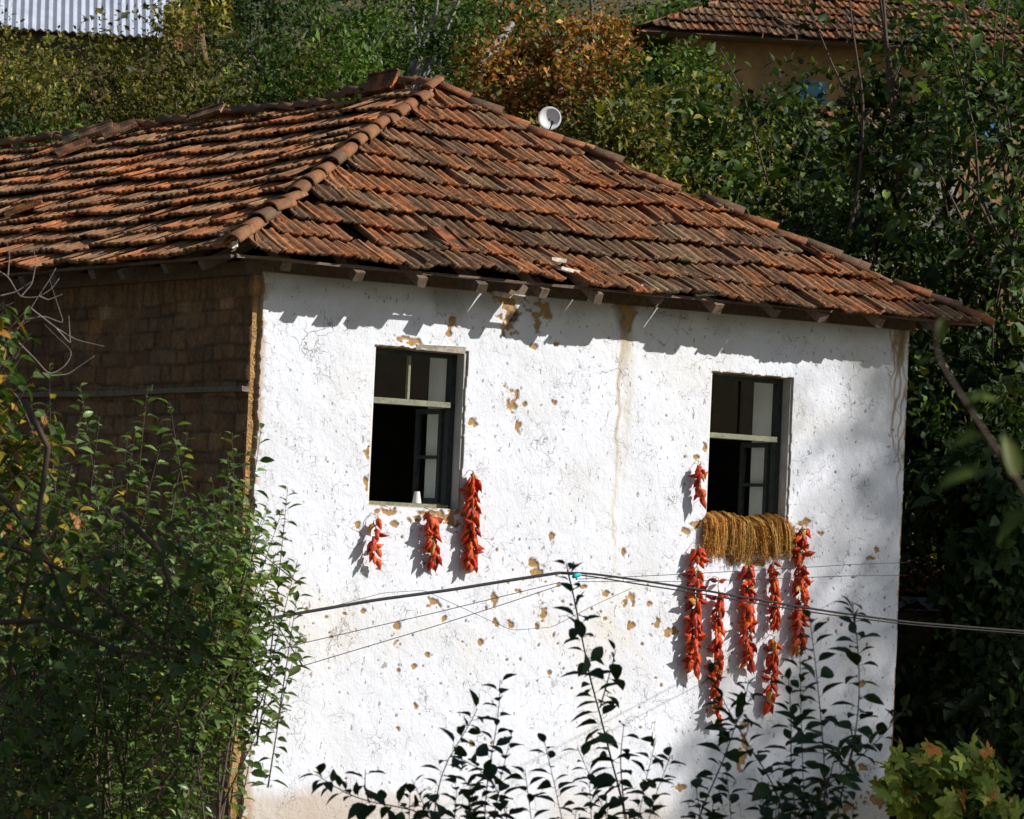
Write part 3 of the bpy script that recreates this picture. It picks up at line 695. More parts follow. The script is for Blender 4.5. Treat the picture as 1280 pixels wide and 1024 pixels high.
loose_on(92, 186, 'S', R(70), .11, (0, R(-10)), col=(.5, .2, .09)); loose_on(258, 143, 'S', R(40), .12, (0, R(-12)), col=(.38, .22, .12))
loose_on(30, 262, 'S', R(60), .10, col=(.5, .19, .06)); pass
loose_on(560, 300, 'F', R(6), .085, col=(.45, .15, .06))


def build_eaves():
    # boarding over the rooms (not over the overhang), rafters and battens
    f = lambda x, y: None
    b = MB(); dz = -.06
    i0 = .05
    def P(x, y, z): return (x, y, z+dz)
    zf = ZE + rise/runy*(OV+i0); xl = i0; zs = ZE + rise/halfx*(OV+i0)
    V = [P(i0, i0, zf), P(W-i0, i0, zf), P(W/2, YA, ZA), P(i0, DEP-i0, zf), P(W-i0, DEP-i0, zf), P(W/2, DEP-YA, ZA)]
    b.add(V, [(0, 1, 2), (0, 2, 5, 3), (1, 4, 5, 2), (3, 5, 4)]); b.build('roof_boarding', MAT['timber'], roof)
    rr = random.Random(5)
    k = rise/runy; x = .05
    while x < W+.2:
        xe = x+rr.uniform(-.05, .05); y0 = -OV+rr.uniform(.02, .12); z0 = ZE+k*(y0+OV)-.085
        y1 = min(.6, .9*(rise/halfx/k*(min(xe, W-xe)+OV-.06)-OV)); z1 = ZE+k*(y1+OV)-.085
        if y1 < y0+.15: x += .62; continue
        t = rr.uniform(.6, 1.3)
        c = MB(); c.beam((xe, y0, z0), (xe+rr.uniform(-.02, .02), y1, z1), rr.uniform(.07, .10), .09, tint=(t, t, t), jit=.004, seg=2); c.build('rafter', MAT['timber'], roof)
        x += .62
    k2 = rise/halfx; y = .1
    while y < DEP:
        c = MB(); x0 = -OV+rr.uniform(.02, .1); x1 = min(.6, k/k2*(y+OV-.08)-OV); c.beam((x0, y, ZE+k2*(x0+OV)-.085), (x1, y, ZE+k2*(x1+OV)-.085), .09, .09, up=(0, 0, 1), jit=.004, seg=2); c.build('rafter', MAT['timber'], roof)
        y += .65
    for d, tn in ((.06, (.9, .9, .9)), (.36, (1, 1, 1))):
        c = MB(); c.beam((-OV+.08, -OV+d, ZE+k*d-.022), (W+OV-.08, -OV+d, ZE+k*d-.022), .035, .022, tint=tn, jit=.003, seg=26); c.build('batten', MAT['timber'], roof)
        c = MB(); c.beam((-OV+d, -OV+.08, ZE+k2*d-.022), (-OV+d, DEP+.3, ZE+k2*d-.022), .035, .022, tint=tn, jit=.003, seg=26); c.build('batten', MAT['timber'], roof)
    # pale splinters and boards showing in the gap of the missing tile and under the eave
    def chip(px, py, yy, L, w=.05, h=.02, ang=0, dz=0):
        p = on_y(px, py, yy); c = MB(); dx, dz_ = math.cos(ang)*L/2, math.sin(ang)*L/2
        c.beam((p[0]-dx, yy, p[2]-dz_), (p[0]+dx, yy+.03, p[2]+dz_), w, h, jit=.004, seg=3); c.build('eave_board', MAT['pale_timber'], roof)
    chip(698, 325, -.42, .16, .05, .03, -.05); chip(712, 338, -.36, .22, .06, .025, -.08); chip(632, 369, -.05, .26, .07, .03, -.08); chip(885, 368, -.44, .22, .05, .022, .12)
    chip(806, 358, -.45, .10, .04, .02, -.1); chip(838, 366, -.46, .08, .03, .02, .2); chip(292, 305, -.45, .07, .05, .05, .3); chip(740, 374, -.04, .06, .03, .03, 0)
build_eaves()

# ------------------------------------------------------------------ leaves and plants
def tmpl_kite(): 
    return np.array([(0, 0, 0), (.45, .5, .12), (1, 0, -.05), (.45, -.5, .12)]), [np.array([(0, 2, 1), (0, 3, 2)])]
def tmpl_ovate(droop=.25, fold=.25):
    us = [0, .18, .42, .68, .88, 1]; ws = [.04, .36, .5, .38, .16, 0]
    V = []; 
    for u, w_ in zip(us, ws):
        z = -droop*u*u
        V += [(u, 0, z), (u, w_, z+fold*w_), (u, -w_, z+fold*w_)]
    F = []
    for i in range(len(us)-1):
        a = 3*i; F.append((a, a+3, a+4, a+1)); F.append((a, a+2, a+5, a+3))
    return np.array(V), [np.array(F)]
def tmpl_vine():
    n = 20; V = [(.35, 0, .05)]
    for i in range(n):
        th = 2*math.pi*i/n; r_ = .5*(1+.28*math.cos(5*th)+.08*math.cos(15*th+1)); 
        if i == n//2: r_ = .18
        V.append((.45+r_*math.cos(th), r_*math.sin(th)*1.05, -.18*r_*r_*4*.5 + .04*math.sin(3*th)))
    F = [(0, 1+i, 1+(i+1) % n) for i in range(n)]
    return np.array(V), [np.array(F)]
KITE, OVATE, VINE = tmpl_kite(), tmpl_ovate(), tmpl_vine()
def unit(a): return a/(np.linalg.norm(a, axis=-1, keepdims=True)+1e-9)
def leaves(tm, P, D, U, Ln, Wd, tint):
    T, Fs = tm; n = len(P); k = len(T)
    D = unit(D); Sd = unit(np.cross(U, D)); N = np.cross(D, Sd)
    V = P[:, None] + T[None, :, 0, None]*(D*Ln[:, None])[:, None] + T[None, :, 1, None]*(Sd*Wd[:, None])[:, None] + T[None, :, 2, None]*(N*Ln[:, None])[:, None]
    F = [(f[None]+(np.arange(n)*k)[:, None, None]).reshape(-1, f.shape[1]) for f in Fs]
    return V.reshape(-1, 3), F, np.repeat(tint, k, 0)
def leaf_part(name, parent, tm, P, D, U, Ln, Wd, tint, mat='leaf', smooth=False):
    V, F, T = leaves(tm, P, D, U, Ln, Wd, tint)
    me = mesh_np(name, V, F, [MAT[mat]], {'tint': T}, smooth=smooth); return link(name, me, parent)
def tints(r, n, cols, w, var=.25):
    c = np.array(cols)[r.choice(len(cols), n, p=np.array(w)/sum(w))]
    return c*np.exp(r.normal(0, var, (n, 1)))
G_OLIVE = ([(.20, .19, .04), (.14, .155, .035), (.27, .22, .045), (.30, .20, .045), (.09, .115, .03)], [3, 3, 2, .6, 2])
G_GREEN = ([(.10, .17, .03), (.075, .135, .028), (.15, .22, .04), (.22, .21, .04)], [3, 3, 1.2, .3])
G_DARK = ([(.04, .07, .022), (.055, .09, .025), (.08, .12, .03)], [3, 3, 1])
G_ORANGE = ([(.40, .16, .05), (.46, .22, .07), (.28, .17, .045), (.14, .16, .04), (.50, .30, .09)], [3, 2, 2, 2, .6])
G_RIGHT = ([(.05, .085, .022), (.07, .12, .028), (.12, .17, .035), (.25, .23, .04), (.03, .05, .016)], [3, 3, 1.2, .35, 2])
G_FRONT = ([(.095, .16, .04), (.125, .195, .055), (.19, .25, .085), (.26, .26, .04), (.42, .27, .04)], [4, 4, 2, .25, .12])
G_YELL = ([(.06, .11, .025), (.10, .15, .03), (.30, .24, .03), (.42, .26, .03), (.36, .15, .03)], [4, 3, 1.3, .8, .3])

def arc(pts, n=14):
    pts = np.array(pts, float)
    t = np.concatenate([[0], np.cumsum(np.linalg.norm(np.diff(pts, axis=0), axis=1))]); s_ = np.linspace(0, t[-1], n)
    P = np.stack([np.interp(s_, t, pts[:, k]) for k in range(3)], 1)
    Q = P.copy()
    for _ in range(2): Q[1:-1] = (Q[:-2]+2*Q[1:-1]+Q[2:])/4
    return Q, t[-1]
def make_tree(name, base, label, cat, H, rad, zc, seed, pal, ln=.07, nclump=60, per=160, trunk_r=.12, tm=KITE, wr=.5, group=None, cl_r=.5, bark='bark', limbs=None, squash=1.0, upright=0, shell=.55, mat='leaf', lean=(0, 0)):
    """base: xyz; crown an uneven body of leaf clumps round height zc with radii rad (x,y) and vertical rz"""
    r = np.random.default_rng(seed)
    root = empty(name, base, label, cat, group)
    rx, ry, rz = rad
    C = []
    while len(C) < nclump:
        p = unit(r.normal(0, 1, 3))*(shell+(1-shell)*r.random())**.8
        lump = .68+.6*vnoise(np.array(p[0]*2.2+seed*3.1), np.array(p[2]*2.2+p[1]*1.7+seed), 500)
        C.append(np.array([p[0]*rx*lump+lean[0], p[1]*ry*lump+lean[1], p[2]*rz*lump+zc]))
    C = np.array(C); C = C[C[:, 2] > .25]
    b = MB()
    top = np.array([lean[0], lean[1], zc+rz*.35]); pts = [np.array([0, 0, -.3])]
    for k in range(1, 7):
        t = k/6; pts.append(np.array([top[0]*t**1.3, top[1]*t**1.3, top[2]*t]) + r.normal(0, .05*abs(H)/4, 3)*[1, 1, 0])
    pts = np.array(pts); rr = trunk_r*(1-.75*np.linspace(0, 1, 7)); b.tube(pts, rr, 7)
    for c in C[:: max(1, len(C)//26)]:
        t = np.clip((c[2]-rz*.5)/top[2], .18, .92); i = int(t*5.99); a = pts[i]+(pts[i+1]-pts[i])*(t*6-i if i < 6 else 0)
        m = (a+c)/2 + r.normal(0, .12, 3)*rx*.5 + np.array([0, 0, -.1*rx])
        m2 = (m+c)/2 + r.normal(0, .06, 3)*rx
        r0 = trunk_r*.38; b.tube([a, m, m2, c], [r0, r0*.7, r0*.45, r0*.15], 5)
    if limbs:
        for pl, rd in limbs:
            lb = MB(); Q_, _l = arc(np.array(pl)-np.array(base), 18); lb.tube(Q_, np.interp(np.linspace(0, 1, 18), np.linspace(0, 1, len(rd)), rd), 8); lb.build('limb', MAT[bark], root, smooth=True)
    b.build('trunk', MAT[bark], root, smooth=True)
    n = nclump*per
    ci = r.integers(0, len(C), n); szz = .6+.8*r.random(len(C))
    off = r.normal(0, 1, (n, 3)); off = unit(off)*(r.random((n, 1))**.5)*cl_r*szz[ci][:, None]; off[:, 2] *= (1.0+upright)*squash
    P = C[ci]+off
    cen = np.array([lean[0], lean[1], zc]); out = unit(P-cen)
    D = unit(r.normal(0, 1, (n, 3)) + out*.5 + np.array([0, 0, -.35+upright])); U = unit(r.normal(0, .6, (n, 3))+out*.5+np.array([0, 0, .6]))
    L = ln*np.exp(r.normal(0, .34, n))*(.8+.45*r.random(len(C)))[ci]
    tn = tints(r, n, pal[0], pal[1], .22)*(.4+1.1*r.random(len(C))**1.3)[ci][:, None]
    leaf_part('crown', root, tm, P, D, U, L, L*wr, tn, mat)
    return root
def copy_tree(o, loc, label, rz=0, sc=1.0, group=None, sz=None):
    c = o.copy(); COL.objects.link(c); c.location = loc; c.rotation_euler = (0, 0, rz); c.scale = (sc, sc, sz or sc); c['label'] = label
    if group: c['group'] = group
    for ch in list(o.children):
        d = ch.copy(); COL.objects.link(d); d.parent = c
    return c
def gpoint(px, py, D):
    p = at(px, py, D); return np.array([p[0], p[1], float(ground_z(p[0], p[1]))])
def placed(px, ytop, D):
    """ground point below px at camera distance D, and the height needed to reach image row ytop"""
    p = at(px, ytop, D); g = float(ground_z(p[0], p[1]))
    if p[2]-g < 2.4: print('LOW', px, ytop, D, round(p[2]-g, 2))
    return (p[0], p[1], g), max(p[2]-g, 1.6)

# hedge of tall shrubs behind the left slope
def hedge():
    specs = [(-40, 50, 54, 1.2, 'olive shrub cut by the left edge under the metal roof', G_OLIVE), (15, 62, 53, 1.25, 'green shrub at the left edge below the metal roof', G_OLIVE), (95, 8, 56, 1.35, 'olive shrub in front of the corrugated metal roof', G_OLIVE),
             (165, 14, 57, 1.3, 'tall yellowing shrub left of the tan plank wall', G_OLIVE), (235, 36, 55, 1.3, 'broad olive shrub just under the tan plank wall', G_OLIVE),
             (300, 72, 54, 1.25, 'dense olive shrub between the dark thicket and the roof ridge', G_OLIVE), (352, 90, 53, 1.0, 'rightmost upright olive shrub of the hedge behind the ridge', G_OLIVE),
             (10, 125, 50, .9, 'small grey green shrub low behind the far end of the ridge', G_DARK), (75, 140, 49.5, .8, 'low leafy shrub just above the left ridge tiles', G_GREEN)]
    for k, (px, yt, D, rr, lab, pal) in enumerate(specs):
        base, h = placed(px, yt, D)
        make_tree('tall_shrub', base, lab, 'shrub', h, (rr, rr, h*.52), h*.50, 600+k, pal, ln=.072, nclump=110, per=210, trunk_r=.06, cl_r=.42, upright=.35, shell=.5, group='hedge of tall shrubs behind the roof', wr=.6)
hedge()
def back_trees():
    sp = [(330, -40, 72, 3.2, 3.4, 'dark thicket tree right of the plank wall at the top', G_DARK, .085),
          (430, -30, 62, 2.0, 2.6, 'fresh green tree behind the roof ridge left of the apex', G_GREEN, .08),
          (515, -60, 60, 1.9, 3.0, 'green tree with a dull trunk just left of the roof apex', G_GREEN, .08),
          (590, -90, 66, 2.6, 3.6, 'dark brownish tree directly above the roof apex', G_DARK, .085),
          (690, 0, 56, 1.35, 1.9, 'tree with rust orange autumn leaves right of the roof apex', G_ORANGE, .085),
          (760, -90, 62, 2.0, 3.2, 'bright green tree between the orange tree and the brown house', G_GREEN, .085),
          (405, 60, 54, 1.0, 1.6, 'small green tree low behind the ridge right of the hedge', G_GREEN, .07),
          (840, 95, 50, 1.3, 1.6, 'yellow green shrub in front of the brown house wall', G_OLIVE, .085),
          (750, 130, 45, 1.0, 1.5, 'pale yellow green bush right behind the right hip of the roof', G_OLIVE, .08),
          (880, -60, 74, 3.0, 3.5, 'dark tree rising behind the brown house on the slope', G_DARK, .09),
          (845, 45, 52, .9, 1.7, 'thin dark young tree in front of the left end of the ochre house', G_GREEN, .085),
          (975, 120, 52, .9, 1.5, 'leafy tree before the ochre wall beside the small blue window', G_DARK, .085),
          (1060, -60, 78, 3.0, 3.5, 'broad tree above the middle of the far tiled roof', G_GREEN, .09),
          (1230, -60, 78, 3.0, 3.5, 'broad tree at the top right corner of the view', G_DARK, .09),
          (150, -60, 84, 3.6, 4.0, 'dark tree behind the corrugated metal roof', G_DARK, .09),
          (20, -60, 86, 3.6, 4.0, 'dark tree at the top left corner behind the metal roof', G_DARK, .09)]
    for k, (px, yt, D, rr, rz, lab, pal, ln) in enumerate(sp):
        base, h = placed(px, yt, D); lim = None
        if k == 3:
            lim = [([at(592, 130, 57), at(598, 98, 57), at(608, 68, 57.3), at(625, 52, 57.6), at(640, 30, 58)], [.10, .09, .08, .075, .05])]
        make_tree('leafy_tree', base, lab, 'tree', h, (rr, rr, rz), h-rz, 700+k, pal, ln=ln, nclump=120, per=135, trunk_r=.16, cl_r=.43, limbs=lim, bark='bark_grey' if k in (3, 2) else 'bark', group='trees on the hillside', wr=.6)
back_trees()
def right_trees():
    sp = [(880, 88, 47, 1.4, 2.3, 'leafy young tree left of the slim twin trunks', 900), (985, 100, 46, 1.5, 2.6, 'dark leafy tree over the middle of the right hip', 901),
          (1115, -10, 43, 1.4, 2.8, 'tree with slim dark twin trunks right of the roof', 902), (1215, -20, 42, 1.5, 3.0, 'tree with pale thin stems near the right edge', 903),
          (1285, 60, 40, 1.5, 2.8, 'big leafed tree cut by the right edge of the view', 904), (1180, 330, 41, 1.5, 2.2, 'shaded dark tree right behind the end of the eave', 905),
          (1240, 420, 41, 1.5, 2.2, 'black green shaded tree right of the white wall corner', 906), (1262, 540, 38, 1.6, 2.0, 'dark shrub seen past the white wall corner', 907), (1300, 700, 37.5, 1.5, 2.0, 'shaded shrub at the right edge level with the cable', 908)]
    for k, (px, yt, D, rr, rz, lab, sd) in enumerate(sp):
        base, h = placed(px, yt, D); lim = []
        if k == 2:
            for dx in (0, 9): lim.append(([at(1128+dx, 330, 42), at(1122+dx*.6, 200, 42), at(1112+dx*.5, 110, 42), at(1104-dx*.4, 0, 42), at(1100-dx, -60, 42)], [.035, .032, .028, .022, .015]))
            lim.append(([at(1121, 175, 42), at(1090, 190, 41.8), at(1072, 150, 41.6), at(1060, 95, 41.5)], [.018, .015, .012, .006])); lim.append(([at(1122, 178, 42), at(1150, 165, 42), at(1170, 145, 42)], [.018, .013, .006]))
            lim.append(([at(1060, 300, 41.5), at(1075, 230, 41.5), at(1080, 130, 41.5), at(1066, 40, 41.5), at(1060, -20, 41.5)], [.022, .02, .016, .012, .008]))
        if k == 3:
            lim.append(([at(1262, 300, 41), at(1255, 200, 41), at(1240, 110, 41), at(1245, 20, 41)], [.016, .014, .012, .006])); lim.append(([at(1225, 250, 41), at(1215, 150, 41), at(1190, 60, 41)], [.014, .012, .006]))
            lim.append(([at(1275, 240, 41), at(1250, 90, 41), at(1262, -10, 41)], [.012, .012, .006]))
        if k == 1: lim.append(([at(960, 230, 44), at(930, 120, 44), at(900, 60, 44)], [.012, .01, .006]))
        pal = G_RIGHT if k < 5 else G_DARK  # lower trees take darker greens, shade painted into their leaves
        make_tree('hillside_tree', base, lab, 'tree', h, (rr, rr, rz), h-rz*.95, sd, pal, ln=.10, nclump=78 if k < 5 else 85, per=58 if k < 5 else 110, trunk_r=.06, cl_r=.42 if k < 5 else .55, limbs=lim, group='trees to the right of the house', tm=OVATE, wr=.62, shell=.35, bark='twig')
right_trees()

# undergrowth on the hillside: one uncountable mass
def undergrowth():
    r = np.random.default_rng(55); n = 90000
    u = 11+r.random(n)**1.0*62; v = r.uniform(-1, 1, n)*(9+u*.22)+ (u+33)*-.02
    x = u*VD[0]+v*VD[1]; y = u*VD[1]-v*VD[0]
    ok = ~((x > -1) & (x < W+1) & (y < DEP+1)); x, y, u = x[ok], y[ok], u[ok]
    hgt = (.35+1.3*fbm(x*.7, y*.7, 520, 3)**2*2)*r.random(len(x))**.6
    P = np.stack([x, y, ground_z(x, y)+hgt], 1); n = len(P)
    D = unit(r.normal(0, 1, (n, 3))); U = unit(r.normal(0, .5, (n, 3))+[0, 0, .7]); L = .10*np.exp(r.normal(0, .3, n))
    pal = G_GREEN if False else ([(.03, .045, .014), (.05, .065, .018), (.08, .075, .022), (.11, .08, .03)], [3, 2, 1.5, .6])
    o = leaf_part('undergrowth', None, KITE, P, D, U, L, L*.6, tints(r, n, *pal))
    tag(o, 'low brambles and weeds covering the hillside behind the houses', 'undergrowth', kind='stuff')
undergrowth()

# trees outside the frame that shade the scene's right side and the young apple shoots in front
def shade_trees():
    big = make_tree('walnut_tree', (22.6, -16.2, 0), 'tall loose tree far in front of the right end of the house', 'tree', 18, (2.3, 2.3, 4.6), 15.0, 801, G_GREEN, ln=.15, nclump=100, per=170, trunk_r=.24, cl_r=.9, wr=.5, group='trees beyond the right edge')
    for k, (x, y, sc, rz) in enumerate([(18, -3.0, .62, 1), (20, -.5, .7, 2.2), (21.5, 2.6, .72, 4), (19.2, -5.5, .6, 5)]):
        copy_tree(big, (x, y, float(ground_z(x, y))-.3), ['thick tree standing right of the house corner', 'thick tree behind the first tree on the right', 'tall tree up the slope on the right', 'leaning tree nearest the lane on the right', ][k], rz, sc, 'trees beyond the right edge')
    make_tree('walnut_tree', (-4.1, -22.4, 0), 'broad dense tree shading the apple shoots beside the viewer', 'tree', 9, (2.1, 2.0, 2.6), 6.6, 802, G_GREEN, ln=.17, nclump=150, per=110, trunk_r=.22, cl_r=.8, wr=.55)
shade_trees()

# ------------------------------------------------------------------ shoots (young apple growth)
class Shoots:
    def __init__(s, seed): s.r = np.random.default_rng(seed); s.mb = MB(); s.P = []; s.D = []; s.U = []; s.L = []; s.Wd = []
    def stem(s, pts, r0, r1, leaf=.072, gap=.035, start=.05, dens=1.0, droop=.5, n=14):
        Q, L = arc(pts, n); s.mb.tube(Q, np.linspace(r0, r1, len(Q)), 5)
        m = int(L/gap*dens); r = s.r
        for j in range(m):
            t = start+(1-start)*(j+r.random()*.6)/m; i = min(int(t*(len(Q)-1)), len(Q)-2); f = t*(len(Q)-1)-i
            p = Q[i]*(1-f)+Q[i+1]*f; T = unit(Q[i+1]-Q[i])
            th = j*2.4+r.normal(0, .4); a = unit(np.cross(T, [.3, .8, .1])); b_ = np.cross(T, a)
            side = a*math.cos(th)+b_*math.sin(th)
            lift = .55 if t > .85 else .15
            d = unit(side + T*lift + np.array([0, 0, -droop*(1-t)*.6+.05]) + r.normal(0, .15, 3))
            sz = leaf*r.uniform(.65, 1.2)*(1 if t < .9 else .75)
            pet = sz*.22
            s.mb.tube([p, p+d*pet], [.0012, .0009], 3, cap=False)
            s.P.append(p+d*pet); s.D.append(d); s.U.append(unit(np.array([0, 0, 1])+side*-.2+r.normal(0, .35, 3))); s.L.append(sz); s.Wd.append(sz*r.uniform(.46, .68))
    def build(s, root, pal, mat='leaf', bark='twig', var=.2):
        s.mb.build('stem', MAT[bark], root, smooth=True)
        n = len(s.P)
        leaf_part('foliage', root, OVATE, np.array(s.P), np.array(s.D), np.array(s.U), np.array(s.L), np.array(s.Wd), tints(s.r, n, pal[0], pal[1], var), mat, smooth=True)

def front_shoots():
    DS = 13.0
    G = ([(.035, .065, .02), (.045, .08, .025), (.03, .05, .02)], [3, 2, 1])  # very dark greens: the shoots' shade put into leaf colour
    plants = [
      ('low apple branch reaching left with the outermost leaves', [[(395,968),(420,985),(452,1003),(500,1008),(548,1018),(575,1060)], [(457,962),(456,985),(462,1004)]], (575, 1100)),
      ('apple shoot in the lower middle, left of the tallest one', [[(597,886),(580,920),(556,950),(545,985),(540,1050)], [(625,850),(626,885),(618,925),(608,975),(604,1060)], [(565,945),(590,950),(606,968),(625,985),(640,1040)],[(640,915),(630,950),(615,1000),(612,1060)],[(515,975),(535,1010),(560,1060)]], (590, 1150)),
      ('tallest apple shoot, crossing the cable with its tip', [[(708,703),(716,740),(728,800),(738,850),(752,900),(764,950),(778,1000),(792,1070)], [(770,812),(760,850),(750,885)], [(680,925),(690,970),(700,1010),(715,1060)], [(656,962),(664,1000),(668,1060)], [(820,925),(812,955),(800,990),(790,1060)], [(722,935),(735,975),(760,1010),(780,1060)],[(780,905),(775,950),(780,1010)],[(838,945),(822,985),(800,1040)]], (780, 1150)),
      ('forked apple shoot below the longest pepper string', [[(883,832),(900,868),(925,915),(950,955),(978,990),(985,1060)], [(936,850),(932,880),(915,915),(905,955),(882,995),(860,1060)], [(908,965),(915,1000),(918,1060)], [(870,985),(885,1010),(880,1060)]], (930, 1150)),
      ('tall apple shoot with many leaves left of the wall corner', [[(1065,752),(1072,800),(1076,850),(1073,900),(1066,940),(1050,990),(1040,1060)], [(1012,768),(1018,820),(1024,870),(1028,920),(1032,970),(1030,1060)], [(985,842),(990,900),(988,950),(992,1000),(1000,1060)], [(1000,815),(1002,880),(1000,940),(1010,1060)],[(1050,925),(1040,960),(1028,1010)],[(950,1000),(968,1030),(980,1070)]], (1020, 1150)),
      ('long apple branch slanting up to the wall corner', [[(1133,882),(1118,905),(1092,932),(1062,958),(1035,982),(1000,1010),(960,1055)], [(1062,958),(1068,930),(1062,905)]], (960, 1150)),
    ]
    for k, (lab, st, bp) in enumerate(plants):
        sh = Shoots(50+k); r = sh.r; root_p = at(bp[0], bp[1], DS); root_p = np.array([root_p[0], root_p[1], float(ground_z(root_p[0], root_p[1]))])
        for j, s_ in enumerate(st):
            d0 = DS + r.uniform(-.3, .3)
            pts = [at(x, y, d0 + .012*i*r.uniform(-1, 1)*3) for i, (x, y) in enumerate(s_[::-1])]
            long_ = len(s_) >= 5
            if s_[-1][1] >= 1040: pts = [pts[0]*.55+root_p*.45 + r.normal(0, .03, 3)] + pts
            sh.stem(pts, .0055 if long_ else .003, .0012, .075, .026, .05, 1.1, n=26 if long_ else 12)
            # bushy base just below the frame
        for j in range(3):
            q = at(bp[0]+r.uniform(-70, 70), 985+r.uniform(-15, 25), DS+r.uniform(-.4, .4))
            sh.stem([root_p*.35+q*.65+r.normal(0, .05, 3), q*.7+root_p*.3+r.normal(0, .05, 3), q], .004, .0012, .076, .026, .2, 1.1)
        sh.mb.tube([root_p-[0, 0, .2], root_p*.6+at(bp[0], 1060, DS)*.4, root_p*.3+at(bp[0], 1060, DS)*.7], [.02, .014, .008], 6)
        root = empty('apple_shoot', (0, 0, 0), lab, 'young tree', 'dark apple shoots in front of the wall')
        sh.build(root, G, 'darkleaf')
        root.location = root_p
        for ch in root.children: ch.location = -Vector(root_p)
front_shoots()

def left_bushes():
    # (px of shoot tips, tip y) for each bush; distance
    r = np.random.default_rng(77)
    groups = [
        ('leafy apple bush climbing over the white wall corner', 17.0, [(327,533),(360,608),(372,740),(376,790),(345,690),(335,635),(318,720),(350,850),(318,900),(300,640),(366,800),(372,700),(340,770),(296,560),(322,655),(352,640)], (215, 1150), 120),
        ('upright apple shoots in front of the mud brick wall', 17.6, [(185,482),(212,502),(140,588),(235,540),(100,480),(105,500),(62,455),(160,545),(265,600),(285,565),(240,625),(290,540),(170,535),(125,520),(200,560),(255,640)], (170, 1150), 170),
        ('sunlit leafy bush at the lower left, below the upright shoots', 18.3, [(60,600),(100,640),(150,660),(200,700),(250,740),(300,760),(50,720),(110,760),(180,800),(240,850),(290,880),(20,680),(270,800),(130,860)], (150, 1200), 150),
    ]
    for k, (lab, D, tips, bp, extra) in enumerate(groups):
        sh = Shoots(150+k); rr = sh.r
        bb = at(bp[0], bp[1], D); rp_ = np.array([bb[0], bb[1], float(ground_z(bb[0], bb[1]))])
        lst = list(tips)
        x0, x1 = {0: (240, 350), 1: (-10, 315), 2: (-20, 290)}[k]
        for _ in range(extra):
            y_ = rr.uniform({0: 620, 1: 600, 2: 700}[k], 1040); x_ = rr.uniform(x0, x1)
            if k == 0 and y_ > 860 and rr.random() < .6: continue
            if k == 0: x_ = rr.uniform(240, float(np.interp(y_, [600, 700, 800, 860, 930, 1040], [322, 348, 345, 315, 285, 240])))
            if k == 2 and y_ > 830: x_ = rr.uniform(-20, 195)
            if k == 1 and y_ > 850: x_ = rr.uniform(-10, 180)
            lst.append((x_, y_))
        for j, (tx, ty) in enumerate(lst):
            d = D + rr.uniform(-.5, .5); tip = at(tx, ty, d); ln = rr.uniform(110, 240) if j < len(tips) else rr.uniform(60, 150)
            sw = rr.uniform(-40, 30) if j < len(tips) else rr.uniform(-90, 90)
            if k == 0: sw = -rr.uniform(15, 75)
            b0 = at(tx+sw, ty+ln, d+rr.uniform(-.15, .15)); mid = (tip+b0)/2 + rr.normal(0, .015, 3)
            sh.stem([b0, mid, tip], .004, .001, .066, .027, .0, 1.15, n=12)
        for j in range(9):
            q = at(rr.uniform(x0, x0+(x1-x0)*.6), rr.uniform(780, 1000), D+rr.uniform(-.3, .3))
            sh.mb.tube([rp_-[0, 0, .2], rp_*.5+q*.5+rr.normal(0, .15, 3), q], [.02, .010, .004], 5)
        root = empty('apple_bush', rp_, lab, 'bush', 'apple bushes before the left wall')
        sh.build(root, G_FRONT, 'bushleaf', var=.38)
        for ch in root.children: ch.location = -Vector(rp_)
    # yellowing tree on the left edge + bare twigs
    D = 15.5; sh = Shoots(170); rr = sh.r
    bb = at(-60, 1100, D); rp_ = np.array([bb[0], bb[1], float(ground_z(bb[0], bb[1]))])
    for j in range(150):
        ty = rr.uniform(375, 740); tx = rr.uniform(-60, 30+ (ty-375)*.32); d = D+rr.uniform(-.5, .5); tip = at(tx, ty, d); b0 = at(tx-rr.uniform(20, 90), ty+rr.uniform(10, 110), d)
        sh.stem([b0, (tip+b0)/2+rr.normal(0, .015, 3), tip], .004, .001, .07, .032, 0, 1.1, n=9)
    for j in range(6):
        q = at(rr.uniform(-80, 10), rr.uniform(450, 700), D); sh.mb.tube([rp_, rp_*.5+q*.5+rr.normal(0, .05, 3)-RT*.25, q], [.03, .012, .004], 6)
    root = empty('plum_tree', rp_, 'tree with yellow and orange leaves at the left edge', 'tree'); sh.build(root, G_YELL)
    for ch in root.children: ch.location = -Vector(rp_)
    # low dark tree in the shade, nearest the viewer on the left
    D = 14.0; sh = Shoots(180); rr = sh.r
    bb = at(-40, 1250, D); rp_ = np.array([bb[0], bb[1], float(ground_z(bb[0], bb[1]))])
    for pl in ([(-60,660),(40,690),(120,740),(200,810),(310,825)], [(-40,780),(60,775),(150,815),(235,822)], [(-60,560),(20,640),(60,700),(90,780)], [(30,500),(60,560),(40,700),(10,840)], [(150,640),(200,690),(215,740),(205,800)]):
        sh.mb.tube([at(x, y, D) for x, y in pl], np.linspace(.014, .005, len(pl)), 6)
    for j in range(52):
        tx, ty = rr.uniform(-30, 300), rr.uniform(640, 840); ty += (tx/300)*20
        d = D+rr.uniform(-.4, .4); tip = at(tx, ty, d); b0 = at(tx-rr.uniform(10, 80), ty+rr.uniform(-50, 60), d)
        sh.stem([b0, (tip+b0)/2+rr.normal(0, .015, 3), tip], .003, .001, .075, .034, 0, 1, n=8)
    for j in range(30):
        tx, ty = rr.uniform(-30, 130), rr.uniform(800, 1040)
        d = D+rr.uniform(-.4, .4); tip = at(tx, ty, d); b0 = at(tx-rr.uniform(10, 80), ty+rr.uniform(-50, 60), d)
        sh.stem([b0, (tip+b0)/2+rr.normal(0, .015, 3), tip], .003, .001, .075, .034, 0, 1, n=8)
